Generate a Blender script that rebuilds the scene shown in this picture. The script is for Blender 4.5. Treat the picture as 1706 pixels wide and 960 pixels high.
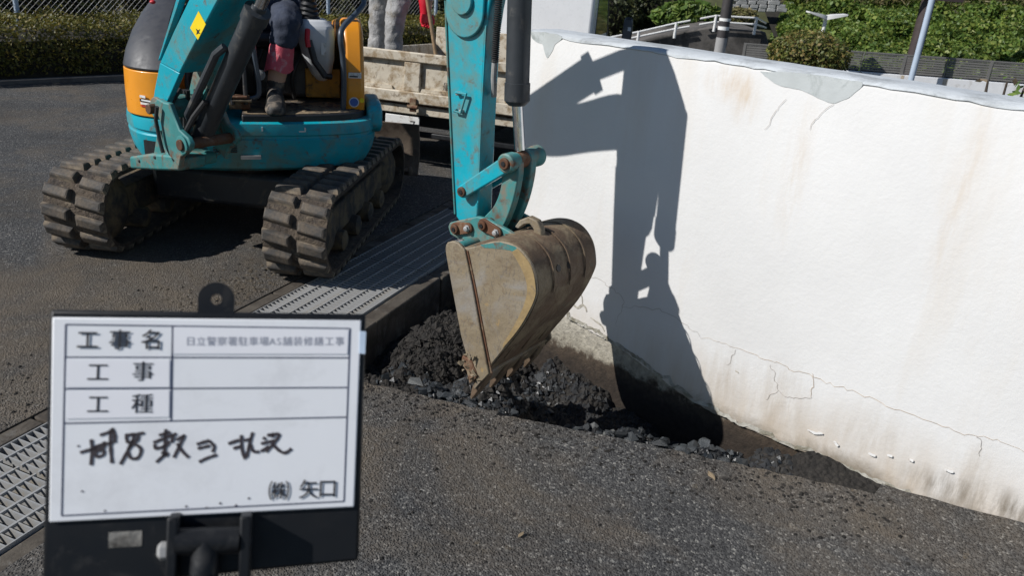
import bpy, bmesh, math, random
import numpy as np
from mathutils import Vector as V, Matrix, noise
random.seed(7); np.random.seed(7)
R_ = math.radians
for o in list(bpy.data.objects): bpy.data.objects.remove(o)
S = bpy.context.scene
COL = S.collection

# ------------------------------------------------------------------ camera
FPX, CX, CY, HC = 1330.0, 853.0, 480.0, 1.5          # focal length in photo pixels, centre, eye height
PITCH, ROLL = R_(22.8), R_(4.6)
_U0 = V((0, math.sin(PITCH), math.cos(PITCH)))
CF = V((0, math.cos(PITCH), -math.sin(PITCH)))
CR = V((1, 0, 0))*math.cos(ROLL) + _U0*math.sin(ROLL)
CU = V((1, 0, 0))*-math.sin(ROLL) + _U0*math.cos(ROLL)
CAM = V((0, 0, HC))
cam_d = bpy.data.cameras.new('camera'); cam = bpy.data.objects.new('camera', cam_d); COL.objects.link(cam)
cam.matrix_world = Matrix(((CR.x, CU.x, -CF.x, CAM.x), (CR.y, CU.y, -CF.y, CAM.y), (CR.z, CU.z, -CF.z, CAM.z), (0, 0, 0, 1)))
cam_d.sensor_width = 36; cam_d.lens = FPX/1706*36; cam_d.clip_start = 0.05; cam_d.clip_end = 2000
cam_d.dof.use_dof = True; cam_d.dof.focus_distance = 3.0; cam_d.dof.aperture_fstop = 7.5
S.camera = cam
# ------------------------------------------------------------------ sky, sun, exposure
SUN_AZ, SUN_EL = R_(-112), R_(39.0)                   # azimuth from +Y towards +X
SD = V((math.sin(SUN_AZ)*math.cos(SUN_EL), math.cos(SUN_AZ)*math.cos(SUN_EL), math.sin(SUN_EL)))
W = bpy.data.worlds.new('World'); S.world = W; W.use_nodes = True
nt = W.node_tree; sky = nt.nodes.new('ShaderNodeTexSky'); sky.sky_type = 'NISHITA'; sky.sun_disc = False
sky.sun_elevation = SUN_EL; sky.sun_rotation = SUN_AZ; sky.air_density = 1.0; sky.dust_density = 0.2; sky.ozone_density = 3.0
nt.links.new(sky.outputs[0], nt.nodes['Background'].inputs[0]); nt.nodes['Background'].inputs[1].default_value = 0.055
sun_d = bpy.data.lights.new('sun', 'SUN'); sun_d.energy = 3.9; sun_d.angle = R_(0.53); sun_d.color = (1.0, 0.972, 0.935)
sun = bpy.data.objects.new('sun', sun_d); COL.objects.link(sun); sun.location = SD*30
sun.rotation_euler = SD.to_track_quat('Z', 'Y').to_euler()
S.view_settings.view_transform = 'Standard'; S.view_settings.look = 'None'; S.view_settings.gamma = 1
S.view_settings.use_curve_mapping = False
S.view_settings.exposure = 0.32
S.render.engine = 'CYCLES'

# ------------------------------------------------------------------ helpers: points
def ray(x, y): return CF + CR*((x-CX)/FPX) - CU*((y-CY)/FPX)
def at(x, y, Y): d = ray(x, y); return CAM + d*(Y/d.y)                 # point seen at x,y standing at distance Y
def ong(x, y, z=0.0): d = ray(x, y); return CAM + d*((z-HC)/d.z)       # point seen at x,y at height z
def onp(x, y, P, n): d = ray(x, y); return CAM + d*((P-CAM).dot(n)/d.dot(n))
def proj(P):
    v = V(P)-CAM; z = v.dot(CF); return (CX+FPX*v.dot(CR)/z, CY-FPX*v.dot(CU)/z)
class Fr:                                                             # a drawing plane: origin, two axes, normal
    def __init__(s, o, ex, ey, ez): s.o, s.ex, s.ey, s.ez = V(o), V(ex), V(ey), V(ez)
    def p(s, a, b, c=0.0): return s.o + s.ex*a + s.ey*b + s.ez*c
    def px(s, x, y, off=0.0):
        q = onp(x, y, s.o + s.ez*off, s.ez) - s.o
        return (q.dot(s.ex), q.dot(s.ey))
    def pts(s, L, off=0.0): return [s.px(x, y, off) for x, y in L]
Z = V((0, 0, 1))
XY = Fr((0, 0, 0), (1, 0, 0), (0, 1, 0), (0, 0, 1))

# ------------------------------------------------------------------ helpers: materials
def nd(t, typ, **k):
    n = t.nodes.new(typ)
    for a, b in k.items():
        if a.startswith('i_'):
            key = a[2:]; key = int(key) if key.isdigit() else key
            n.inputs[key].default_value = b
        else: setattr(n, a, b)
    return n
def ramp(t, stops, interp='LINEAR'):
    r = t.nodes.new('ShaderNodeValToRGB'); cr = r.color_ramp; cr.interpolation = interp
    while len(cr.elements) < len(stops): cr.elements.new(0.5)
    for e, (p, c) in zip(cr.elements, stops):
        e.position = p; e.color = (c, c, c, 1) if isinstance(c, (int, float)) else (*c, 1)
    return r
def mixc(t, fac, a, b, mode='MIX'):
    m = t.nodes.new('ShaderNodeMix'); m.data_type = 'RGBA'; m.blend_type = mode
    for sock, val in ((m.inputs[0], fac), (m.inputs[6], a), (m.inputs[7], b)):
        if hasattr(val, 'links'): t.links.new(val, sock)
        elif isinstance(val, (int, float)): sock.default_value = val
        else: sock.default_value = (*val, 1)
    return m.outputs[2]
def base_mat(name):
    m = bpy.data.materials.new(name); m.use_nodes = True; t = m.node_tree
    return m, t, t.nodes['Principled BSDF'], t.nodes.new('ShaderNodeTexCoord').outputs['Object']
def noise_n(t, co, sc, det=4, rough=0.6, dist=0.0):
    n = nd(t, 'ShaderNodeTexNoise', i_Scale=sc, i_Detail=det, i_Roughness=rough, i_Distortion=dist); t.links.new(co, n.inputs['Vector']); return n
def bump(t, bs, h, strength, dist):
    b = nd(t, 'ShaderNodeBump', i_Strength=strength, i_Distance=dist); t.links.new(h, b.inputs['Height']); t.links.new(b.outputs[0], bs.inputs['Normal'])
def mat(name, col, rough=0.6, metal=0.0, var=0.18, vsc=9.0, dirt=None, dirt2=None, bmp=None, coat=0.0, spec=0.5):
    """painted / plain surface: base colour with slight variation, up to two layers of dirt (colour, amount 0..1, scale)"""
    m, t, bs, co = base_mat(name)
    n1 = noise_n(t, co, vsc, 5)
    dark = tuple(c*(1-var) for c in col); lite = tuple(min(1, c*(1+var)) for c in col)
    r1 = ramp(t, [(0.3, dark), (0.7, lite)]); t.links.new(n1.outputs['Fac'], r1.inputs[0]); c = r1.outputs[0]
    rsock = None
    for k, dd in enumerate((dirt, dirt2)):
        if not dd: continue
        n2 = noise_n(t, co, dd[2], 8, 0.68, 0.4); th = 0.5+(0.5-dd[1])*0.5
        r2 = ramp(t, [(max(0, th-0.07), 0.0), (min(1, th+0.07), 1.0)]); t.links.new(n2.outputs['Fac'], r2.inputs[0])
        c = mixc(t, r2.outputs[0], c, dd[0]); rsock = r2.outputs[0]
    t.links.new(c, bs.inputs['Base Color'])
    bs.inputs['Metallic'].default_value = metal; bs.inputs['Specular IOR Level'].default_value = spec
    bs.inputs['Coat Weight'].default_value = coat
    n3 = noise_n(t, co, vsc*3.1, 4)
    rr = ramp(t, [(0.25, max(0.02, rough-0.12)), (0.75, min(1, rough+0.15))]); t.links.new(n3.outputs['Fac'], rr.inputs[0])
    if rsock is not None:
        mm = mixc(t, rsock, rr.outputs[0], (0.9, 0.9, 0.9)); t.links.new(mm, bs.inputs['Roughness'])
    else: t.links.new(rr.outputs[0], bs.inputs['Roughness'])
    if bmp:
        n4 = noise_n(t, co, bmp[0], 5, 0.65); bump(t, bs, n4.outputs['Fac'], bmp[1], bmp[2])
    return m
def leaf_mat(name, c1, c2, c3=None):
    m, t, bs, co = base_mat(name)
    geo = t.nodes.new('ShaderNodeNewGeometry')
    st = [(0.0, c1), (0.6, c2)] + ([(1.0, c3)] if c3 else [])
    r = ramp(t, st); t.links.new(geo.outputs['Random Per Island'], r.inputs[0])
    n = noise_n(t, co, 1.3, 3); rn = ramp(t, [(0.3, 0.75), (0.7, 1.25)]); t.links.new(n.outputs['Fac'], rn.inputs[0])
    c = mixc(t, 1.0, r.outputs[0], rn.outputs[0], 'MULTIPLY'); t.links.new(c, bs.inputs['Base Color'])
    bs.inputs['Roughness'].default_value = 0.55
    tr = nd(t, 'ShaderNodeBsdfTranslucent'); t.links.new(c, tr.inputs[0])
    mx = nd(t, 'ShaderNodeMixShader'); mx.inputs[0].default_value = 0.28
    t.links.new(bs.outputs[0], mx.inputs[1]); t.links.new(tr.outputs[0], mx.inputs[2])
    t.links.new(mx.outputs[0], t.nodes['Material Output'].inputs[0]); return m

M = {}
MUD = (0.19, 0.155, 0.11); DUST = (0.33, 0.28, 0.21); RUST = (0.13, 0.06, 0.032)
M['teal'] = mat('teal_paint', (0.004, 0.345, 0.435), 0.38, var=0.08, vsc=5, dirt=((0.11, 0.24, 0.23), 0.4, 4.0), dirt2=((0.12, 0.1, 0.075), 0.24, 22), coat=0.2, bmp=(9, .12, .01))
M['teal_worn'] = mat('worn_teal_paint', (0.045, 0.22, 0.215), 0.55, var=0.15, dirt=((0.19, 0.17, 0.13), 0.38, 9.0), dirt2=(RUST, 0.3, 17))
M['orange'] = mat('orange_paint', (0.78, 0.30, 0.018), 0.35, var=0.05, dirt=((0.38, 0.2, 0.06), 0.16, 8), coat=0.3)
M['yellow'] = mat('yellow_sticker', (0.85, 0.62, 0.01), 0.45, var=0.04)
M['hood'] = mat('charcoal_plastic', (0.045, 0.046, 0.052), 0.5, var=0.1, dirt=((0.12, 0.12, 0.12), 0.18, 5))
M['black'] = mat('black_steel', (0.022, 0.023, 0.026), 0.45, var=0.2, dirt=((0.1, 0.085, 0.065), 0.25, 12))
M['cyl'] = mat('dark_grey_cylinder_paint', (0.035, 0.04, 0.046), 0.42, var=0.15, dirt=((0.09, 0.085, 0.075), 0.25, 14))
M['chrome'] = mat('chrome_rod', (0.62, 0.63, 0.65), 0.14, 1.0, var=0.05)
M['hose'] = mat('rubber_hose', (0.02, 0.02, 0.021), 0.6, var=0.2)
M['pin'] = mat('rusty_pin_steel', (0.1, 0.065, 0.045), 0.6, 0.4, var=0.3, dirt=(RUST, 0.5, 30), bmp=(60, 0.4, 0.003))
M['rubber'] = mat('muddy_rubber', (0.055, 0.05, 0.045), 0.75, var=0.2, dirt=((0.15, 0.115, 0.08), 0.52, 5), dirt2=((0.26, 0.21, 0.15), 0.36, 9), bmp=(60, 0.4, 0.006))
M['belt'] = mat('mud_packed_belt', (0.09, 0.068, 0.048), 0.9, var=0.3, dirt=((0.045, 0.036, 0.03), 0.45, 11), dirt2=((0.17, 0.135, 0.095), 0.25, 26), bmp=(38, 1.0, 0.02))
M['roller'] = mat('muddy_roller_steel', (0.05, 0.045, 0.04), 0.8, var=0.2, dirt=((0.16, 0.12, 0.07), 0.5, 9), bmp=(40, 0.6, 0.01))
M['rust'] = mat('rusty_plate', RUST, 0.8, 0.2, var=0.3, dirt=((0.26, 0.2, 0.13), 0.4, 14), bmp=(50, 0.4, 0.003))
M['floor'] = mat('muddy_floor_plate', (0.06, 0.05, 0.042), 0.75, var=0.3, dirt=((0.27, 0.2, 0.12), 0.5, 13))
M['grey'] = mat('grey_console_plastic', (0.6, 0.62, 0.64), 0.5, var=0.06, dirt=((0.2, 0.17, 0.13), 0.15, 9))
M['darkplastic'] = mat('black_plastic', (0.014, 0.015, 0.017), 0.42, var=0.1)
M['red'] = mat('red_plastic', (0.55, 0.02, 0.03), 0.5)
M['blue_steel'] = mat('dark_blue_grey_tube', (0.05, 0.065, 0.085), 0.35, var=0.1, coat=0.2)
M['white_paint'] = mat('white_vehicle_paint', (0.75, 0.76, 0.77), 0.3, var=0.03, coat=0.4)
M['cream'] = mat('dirty_cream_paint', (0.56, 0.50, 0.40), 0.65, var=0.1, dirt=((0.30, 0.22, 0.13), 0.42, 11), dirt2=((0.12, 0.08, 0.05), 0.25, 26), bmp=(60, 0.25, 0.003))
M['plate_white'] = mat('white_plate', (0.72, 0.72, 0.7), 0.5, var=0.04, dirt=((0.3, 0.26, 0.2), 0.25, 20))
M['blade'] = mat('muddy_blade_plate', (0.15, 0.115, 0.085), 0.85, var=0.2, dirt=((0.08, 0.055, 0.04), 0.4, 8), bmp=(30, 0.4, 0.006))
M['wood'] = mat('worn_wood_handle', (0.27, 0.18, 0.1), 0.7, var=0.25, vsc=30)
M['concrete'] = mat('grey_concrete', (0.23, 0.22, 0.2), 0.88, var=0.16, dirt=((0.1, 0.09, 0.075), 0.42, 5), dirt2=((0.05, 0.045, 0.04), 0.25, 16), bmp=(70, 0.5, 0.004))
M['dark_concrete'] = mat('weathered_dark_concrete', (0.12, 0.11, 0.10), 0.9, var=0.2, dirt=((0.045, 0.042, 0.038), 0.45, 1.1), dirt2=((0.12, 0.11, 0.1), 0.25, 4), bmp=(20, 0.4, 0.01))
M['pale_concrete'] = mat('pale_painted_concrete', (0.66, 0.67, 0.68), 0.8, var=0.05, dirt=((0.42, 0.40, 0.37), 0.25, 2.2))
M['patch'] = mat('grey_cement_patch', (0.50, 0.53, 0.53), 0.85, var=0.1, dirt=((0.3, 0.33, 0.32), 0.3, 9), bmp=(60, 0.3, 0.003))
M['galv'] = mat('galvanised_steel', (0.36, 0.36, 0.355), 0.6, 0.3, var=0.1, dirt=((0.3, 0.27, 0.22), 0.33, 22))
M['white_rail'] = mat('white_railing_paint', (0.74, 0.74, 0.72), 0.5, var=0.05)
M['pole'] = mat('concrete_pole', (0.3, 0.295, 0.29), 0.8, var=0.1)
M['pole_dark'] = mat('dark_pole_sleeve', (0.045, 0.04, 0.04), 0.6)
M['brown_pole'] = mat('brown_painted_pole', (0.055, 0.04, 0.038), 0.6)
M['blue_pole'] = mat('pale_blue_grey_pole', (0.42, 0.5, 0.6), 0.45, var=0.05)
M['louver'] = mat('dark_bronze_aluminium', (0.17, 0.165, 0.155), 0.5, 0.2, var=0.1)
M['bark'] = mat('bark', (0.08, 0.06, 0.045), 0.9, var=0.3, bmp=(25, 0.6, 0.01))
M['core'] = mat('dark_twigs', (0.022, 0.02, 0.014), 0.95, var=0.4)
M['paint_flake'] = mat('white_plaster_flake', (0.75, 0.74, 0.72), 0.8, var=0.08, dirt=((0.3, 0.22, 0.16), 0.25, 40))
M['edge_render'] = mat('weathered_grey_render', (.44, .42, .37), .95, var=.3, vsc=25, dirt=((.22, .2, .15), .45, 18), bmp=(70, .8, .006))
M['crack'] = mat('crack_line', (0.34, 0.3, 0.26), 0.95, var=0.3, vsc=30)
M['crack_rust'] = mat('rusty_crack_line', (0.5, 0.38, 0.26), 0.95, var=0.35, vsc=30)
M['jean'] = mat('navy_work_cloth', (0.032, 0.041, 0.066), 0.85, var=0.25, vsc=14, dirt=((0.12, 0.12, 0.12), 0.18, 12), bmp=(30, 0.5, 0.012))
M['jacket'] = mat('navy_jacket_cloth', (0.03, 0.035, 0.05), 0.85, var=0.2, bmp=(30, 0.4, 0.01))
M['greycloth'] = mat('light_grey_work_cloth', (0.31, 0.305, 0.30), 0.9, var=0.2, vsc=14, dirt=((0.2, 0.18, 0.15), 0.32, 11), bmp=(22, 0.7, 0.02))
M['palecloth'] = mat('pale_patterned_cloth', (0.5, 0.5, 0.56), 0.9, var=0.35, vsc=30)
M['pink'] = mat('faded_pink_gaiter', (0.58, 0.085, 0.12), 0.6, var=0.15, dirt=((0.6, 0.35, 0.36), 0.3, 22), bmp=(30, 0.6, 0.01))
M['redglove'] = mat('red_rubber_glove', (0.58, 0.012, 0.03), 0.4, var=0.1)
M['boot'] = mat('black_boot', (0.022, 0.022, 0.022), 0.6, var=0.2, dirt=((0.17, 0.14, 0.11), 0.4, 16))
M['skin'] = mat('skin', (0.5, 0.31, 0.22), 0.55, var=0.06)
M['hair'] = mat('black_hair', (0.012, 0.011, 0.01), 0.6)
M['helmet'] = mat('white_helmet', (0.7, 0.7, 0.68), 0.35, var=0.03)
M['stone_light'] = mat('pale_stone_blocks', (0.33, 0.33, 0.32), 0.9, var=0.3, vsc=3)
M['mouse'] = mat('board_black_plastic', (0.009, 0.010, 0.012), 0.45, var=0.1, dirt=((0.02, 0.021, 0.023), 0.25, 30), spec=.3)
M['white_board'] = mat('white_board_face', (0.86, 0.87, 0.89), 0.35, var=0.02, dirt=((0.76, 0.77, 0.79), 0.36, 11))
M['tape'] = mat('white_label_tape', (0.87, 0.87, 0.9), 0.45, var=0.02)
M['ink_navy'] = mat('navy_print', (0.035, 0.04, 0.085), 0.6, var=0.1)
M['ink'] = mat('black_print', (0.02, 0.02, 0.025), 0.6, var=0.1)
M['ink_faint'] = mat('faint_grey_print', (0.36, 0.37, 0.42), 0.6, var=0.1)
M['ink_hand'] = mat('marker_ink', (0.045, 0.035, 0.04), 0.6, var=0.3)
M['smudge'] = mat('grey_marker_smudge', (0.68, 0.68, 0.71), 0.5, var=0.08)
M['leaf_hedge'] = leaf_mat('hedge_leaves', (0.07, 0.075, 0.013), (0.15, 0.145, 0.024), (0.23, 0.17, 0.035))
M['leaf_dark'] = leaf_mat('dark_leaves', (0.025, 0.036, 0.012), (0.05, 0.066, 0.02), (0.1, 0.1, 0.035))
M['leaf_ivy'] = leaf_mat('ivy_leaves', (0.06, 0.115, 0.02), (0.13, 0.205, 0.034), (0.25, 0.28, 0.06))
M['leaf_bush'] = leaf_mat('round_bush_leaves', (0.07, 0.09, 0.02), (0.15, 0.17, 0.036), (0.26, 0.18, 0.06))
M['leaf_big'] = leaf_mat('bright_broad_leaves', (0.06, 0.11, 0.02), (0.12, 0.2, 0.035), (0.19, 0.24, 0.05))
M['grass'] = leaf_mat('dry_grass', (0.1, 0.11, 0.035), (0.18, 0.16, 0.06), (0.3, 0.25, 0.13))
M['deadleaf'] = mat('dead_leaf', (0.21, 0.16, 0.1), 0.8, var=0.3, vsc=40)

def asphalt():
    m, t, bs, co = base_mat('asphalt')
    v1 = nd(t, 'ShaderNodeTexVoronoi', i_Scale=150.0, feature='F1'); t.links.new(co, v1.inputs['Vector'])
    sep = nd(t, 'ShaderNodeSeparateColor'); t.links.new(v1.outputs['Color'], sep.inputs[0])
    rs = ramp(t, [(0.0, (0.022, 0.022, 0.023)), (0.5, (0.05, 0.05, 0.05)), (0.86, (0.085, 0.084, 0.081)), (0.95, (0.13, 0.127, 0.12)), (1.0, (0.24, 0.23, 0.21))])
    t.links.new(sep.outputs[0], rs.inputs[0])
    v2 = nd(t, 'ShaderNodeTexVoronoi', i_Scale=46.0, feature='F1'); t.links.new(co, v2.inputs['Vector'])
    s2 = nd(t, 'ShaderNodeSeparateColor'); t.links.new(v2.outputs['Color'], s2.inputs[0])
    r2 = ramp(t, [(0.93, 0.0), (0.95, 1.0)], 'CONSTANT'); t.links.new(s2.outputs[1], r2.inputs[0])
    r2d = ramp(t, [(0.22, 1.0), (0.34, 0.0)]); t.links.new(v2.outputs['Distance'], r2d.inputs[0])
    mu = nd(t, 'ShaderNodeMath', operation='MULTIPLY'); t.links.new(r2.outputs[0], mu.inputs[0]); t.links.new(r2d.outputs[0], mu.inputs[1])
    c = mixc(t, mu.outputs[0], rs.outputs[0], (0.2, 0.195, 0.18))
    # brown dust trodden round the digging and left of the gratings
    sv_ = nd(t, 'ShaderNodeVectorMath', operation='SUBTRACT'); t.links.new(co, sv_.inputs[0]); sv_.inputs[1].default_value = (-1.5, 2.75, 0)
    lv = nd(t, 'ShaderNodeVectorMath', operation='LENGTH'); t.links.new(sv_.outputs[0], lv.inputs[0])
    mr = nd(t, 'ShaderNodeMapRange'); mr.inputs[1].default_value = 2.0; mr.inputs[2].default_value = 0.3; mr.inputs[3].default_value = .05; mr.inputs[4].default_value = .24; t.links.new(lv.outputs['Value'], mr.inputs[0])
    nb = noise_n(t, co, 1.5, 8, 0.68, 0.5); an = nd(t, 'ShaderNodeMath', operation='ADD'); t.links.new(nb.outputs['Fac'], an.inputs[0]); t.links.new(mr.outputs[0], an.inputs[1])
    rb = ramp(t, [(0.52, 0.0), (0.76, 0.75)]); t.links.new(an.outputs[0], rb.inputs[0])
    c = mixc(t, rb.outputs[0], c, (0.125, 0.097, 0.066))
    nb2 = noise_n(t, co, 9.0, 6, 0.7); rb2 = ramp(t, [(0.63, 0.0), (0.72, 0.5)]); t.links.new(nb2.outputs['Fac'], rb2.inputs[0])
    c = mixc(t, rb2.outputs[0], c, (0.15, 0.115, 0.065))
    nl = noise_n(t, co, 1.3, 6, .6, .4); rl = ramp(t, [(0.3, 0.7), (0.7, 1.25)]); t.links.new(nl.outputs['Fac'], rl.inputs[0])
    c = mixc(t, 1.0, c, rl.outputs[0], 'MULTIPLY')
    t.links.new(c, bs.inputs['Base Color']); bs.inputs['Roughness'].default_value = 0.85
    rv = ramp(t, [(0.0, 1.0), (0.6, 0.0)]); t.links.new(v1.outputs['Distance'], rv.inputs[0])
    nn = noise_n(t, co, 60, 4); ad = nd(t, 'ShaderNodeMath', operation='ADD'); t.links.new(rv.outputs[0], ad.inputs[0]); t.links.new(nn.outputs['Fac'], ad.inputs[1])
    bump(t, bs, ad.outputs[0], 0.9, 0.006); return m
M['asphalt'] = asphalt()
def soil():
    m, t, bs, co = base_mat('excavated_soil')
    n = noise_n(t, co, 26, 8, 0.75); r = ramp(t, [(0.3, (0.012, 0.011, 0.0105)), (0.55, (0.032, 0.028, 0.024)), (0.72, (0.072, 0.062, 0.049))]); t.links.new(n.outputs['Fac'], r.inputs[0])
    t.links.new(r.outputs[0], bs.inputs['Base Color']); bs.inputs['Roughness'].default_value = 0.95
    v = nd(t, 'ShaderNodeTexVoronoi', i_Scale=55.0); t.links.new(co, v.inputs['Vector'])
    ad = nd(t, 'ShaderNodeMath', operation='SUBTRACT'); t.links.new(n.outputs['Fac'], ad.inputs[0]); t.links.new(v.outputs['Distance'], ad.inputs[1])
    bump(t, bs, ad.outputs[0], 1.0, 0.025); return m
M['soil'] = soil()
def stone():
    m, t, bs, co = base_mat('black_crushed_stone')
    oi = t.nodes.new('ShaderNodeObjectInfo')
    r = ramp(t, [(0.0, (0.012, 0.014, 0.016)), (0.7, (0.027, 0.032, 0.036)), (0.94, (0.05, 0.057, 0.062)), (1.0, (0.16, 0.16, 0.15))]); t.links.new(oi.outputs['Random'], r.inputs[0])
    n = noise_n(t, co, 40, 5); rn = ramp(t, [(0.3, 0.65), (0.7, 1.35)]); t.links.new(n.outputs['Fac'], rn.inputs[0])
    c = mixc(t, 1.0, r.outputs[0], rn.outputs[0], 'MULTIPLY'); t.links.new(c, bs.inputs['Base Color'])
    bs.inputs['Roughness'].default_value = 0.4; bump(t, bs, n.outputs['Fac'], 0.5, 0.006); return m
M['stone'] = stone()
M['rubble'] = mat('black_broken_asphalt_shade', (.012, .0132, .015), .8, var=.5, vsc=14, dirt=((.034, .031, .027), .35, 13), bmp=(70, .6, .004))  # black asphalt, darkened further to stand in for the bucket's shadow
def plaster():
    m, t, bs, co = base_mat('white_sprayed_plaster')
    n = noise_n(t, co, 2.2, 5); r = ramp(t, [(0.3, (0.655, 0.65, 0.64)), (0.7, (0.72, 0.715, 0.705))]); t.links.new(n.outputs['Fac'], r.inputs[0]); c = r.outputs[0]
    sx = nd(t, 'ShaderNodeSeparateXYZ'); t.links.new(co, sx.inputs[0])
    # beige staining on the lower part of the wall, ragged
    mp = nd(t, 'ShaderNodeMapping'); mp.inputs['Scale'].default_value = (9, 9, 1.6); t.links.new(co, mp.inputs[0])
    ns = noise_n(t, mp.outputs[0], 1.0, 6, 0.65)
    zr = nd(t, 'ShaderNodeMapRange'); zr.inputs[1].default_value = 0.36; zr.inputs[2].default_value = -0.02; t.links.new(sx.outputs[2], zr.inputs[0])
    mm = nd(t, 'ShaderNodeMath', operation='MULTIPLY'); t.links.new(zr.outputs[0], mm.inputs[0]); t.links.new(ns.outputs['Fac'], mm.inputs[1])
    rs = ramp(t, [(0.13, 0.0), (0.52, 0.85)]); t.links.new(mm.outputs[0], rs.inputs[0])
    c = mixc(t, rs.outputs[0], c, (0.50, 0.42, 0.33))
    # dark mould near the ground
    nm = noise_n(t, co, 5.5, 8, 0.75, 0.4)
    zm = nd(t, 'ShaderNodeMapRange'); zm.inputs[1].default_value = 0.13; zm.inputs[2].default_value = -0.02; t.links.new(sx.outputs[2], zm.inputs[0])
    m2 = nd(t, 'ShaderNodeMath', operation='MULTIPLY'); t.links.new(zm.outputs[0], m2.inputs[0]); t.links.new(nm.outputs['Fac'], m2.inputs[1])
    r3 = ramp(t, [(0.25, 0.0), (0.45, 0.85)]); t.links.new(m2.outputs[0], r3.inputs[0])
    c = mixc(t, r3.outputs[0], c, (0.2, 0.165, 0.12))
    # faint rust runs higher up
    nr = noise_n(t, mp.outputs[0], 0.42, 5, 0.6); rr = ramp(t, [(0.55, 0.0), (0.75, 0.42)]); t.links.new(nr.outputs['Fac'], rr.inputs[0])
    c = mixc(t, rr.outputs[0], c, (0.60, 0.53, 0.44))
    for (px, py, pz, rx, rz, am) in ((.645, 2.665, 1.16, .07, .05, .75), (.70, 2.62, 1.12, .045, .07, .6), (.86, 2.49, .93, .035, .22, .4), (1.23, 2.198, .98, .04, .3, .35), (.79, 2.55, .13, .07, .12, .7), (.95, 2.42, .12, .1, .14, .75), (1.2, 2.22, .12, .12, .12, .6), (1.42, 2.05, .16, .06, .12, .6), (1.50, 1.985, .085, .13, .06, 1.0), (1.62, 1.89, .08, .14, .055, 1.0), (1.36, 2.09, .07, .09, .05, .9)):
        sb_ = nd(t, 'ShaderNodeVectorMath', operation='SUBTRACT'); t.links.new(co, sb_.inputs[0]); sb_.inputs[1].default_value = (px, py, pz)
        sc_ = nd(t, 'ShaderNodeVectorMath', operation='MULTIPLY'); t.links.new(sb_.outputs[0], sc_.inputs[0]); sc_.inputs[1].default_value = (1/rx, 1/rx, 1/rz)
        ln = nd(t, 'ShaderNodeVectorMath', operation='LENGTH'); t.links.new(sc_.outputs[0], ln.inputs[0])
        ra = ramp(t, [(0.0, am), (0.8, 0.0)]); dv_ = nd(t, 'ShaderNodeMath', operation='MULTIPLY'); dv_.inputs[1].default_value = .55; t.links.new(ln.outputs['Value'], dv_.inputs[0]); t.links.new(dv_.outputs[0], ra.inputs[0])
        nq = noise_n(t, mp.outputs[0], 3.0, 6, .7); rq = ramp(t, [(.38, 0.0), (.66, 1.0)]); t.links.new(nq.outputs['Fac'], rq.inputs[0])
        mq = nd(t, 'ShaderNodeMath', operation='MULTIPLY'); t.links.new(ra.outputs[0], mq.inputs[0]); t.links.new(rq.outputs[0], mq.inputs[1])
        c = mixc(t, mq.outputs[0], c, (0.52, 0.385, 0.24) if pz > .5 else ((0.40, 0.34, 0.27) if pz > .1 else (0.15, 0.12, 0.085)))
    t.links.new(c, bs.inputs['Base Color']); bs.inputs['Roughness'].default_value = 0.85
    nb = noise_n(t, co, 85, 4, 0.6); nb2 = noise_n(t, co, 30, 3, 0.5)
    ad = nd(t, 'ShaderNodeMath', operation='ADD'); t.links.new(nb.outputs['Fac'], ad.inputs[0]); t.links.new(nb2.outputs['Fac'], ad.inputs[1])
    bump(t, bs, ad.outputs[0], 0.15, 0.006); return m
M['plaster'] = plaster()
def wall_base():
    m, t, bs, co = base_mat('soil_stained_footing')
    sx = nd(t, 'ShaderNodeSeparateXYZ'); t.links.new(co, sx.inputs[0])
    n = noise_n(t, co, 16, 8, 0.72); ad = nd(t, 'ShaderNodeMath', operation='MULTIPLY_ADD'); ad.inputs[1].default_value = 0.16
    t.links.new(n.outputs['Fac'], ad.inputs[0]); t.links.new(sx.outputs[2], ad.inputs[2])
    r = ramp(t, [(0.0, (0.03, 0.022, 0.016)), (0.07, (0.065, 0.047, 0.032)), (0.1, (0.33, 0.30, 0.24)), (0.2, (0.42, 0.39, 0.33))]); t.links.new(ad.outputs[0], r.inputs[0])
    n2 = noise_n(t, co, 45, 6, 0.7); r2 = ramp(t, [(0.3, 0.6), (0.7, 1.35)]); t.links.new(n2.outputs['Fac'], r2.inputs[0])
    t.links.new(mixc(t, 1.0, r.outputs[0], r2.outputs[0], 'MULTIPLY'), bs.inputs['Base Color']); bs.inputs['Roughness'].default_value = 0.95
    bump(t, bs, n2.outputs['Fac'], 0.8, 0.01); return m
M['footing'] = wall_base()
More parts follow.
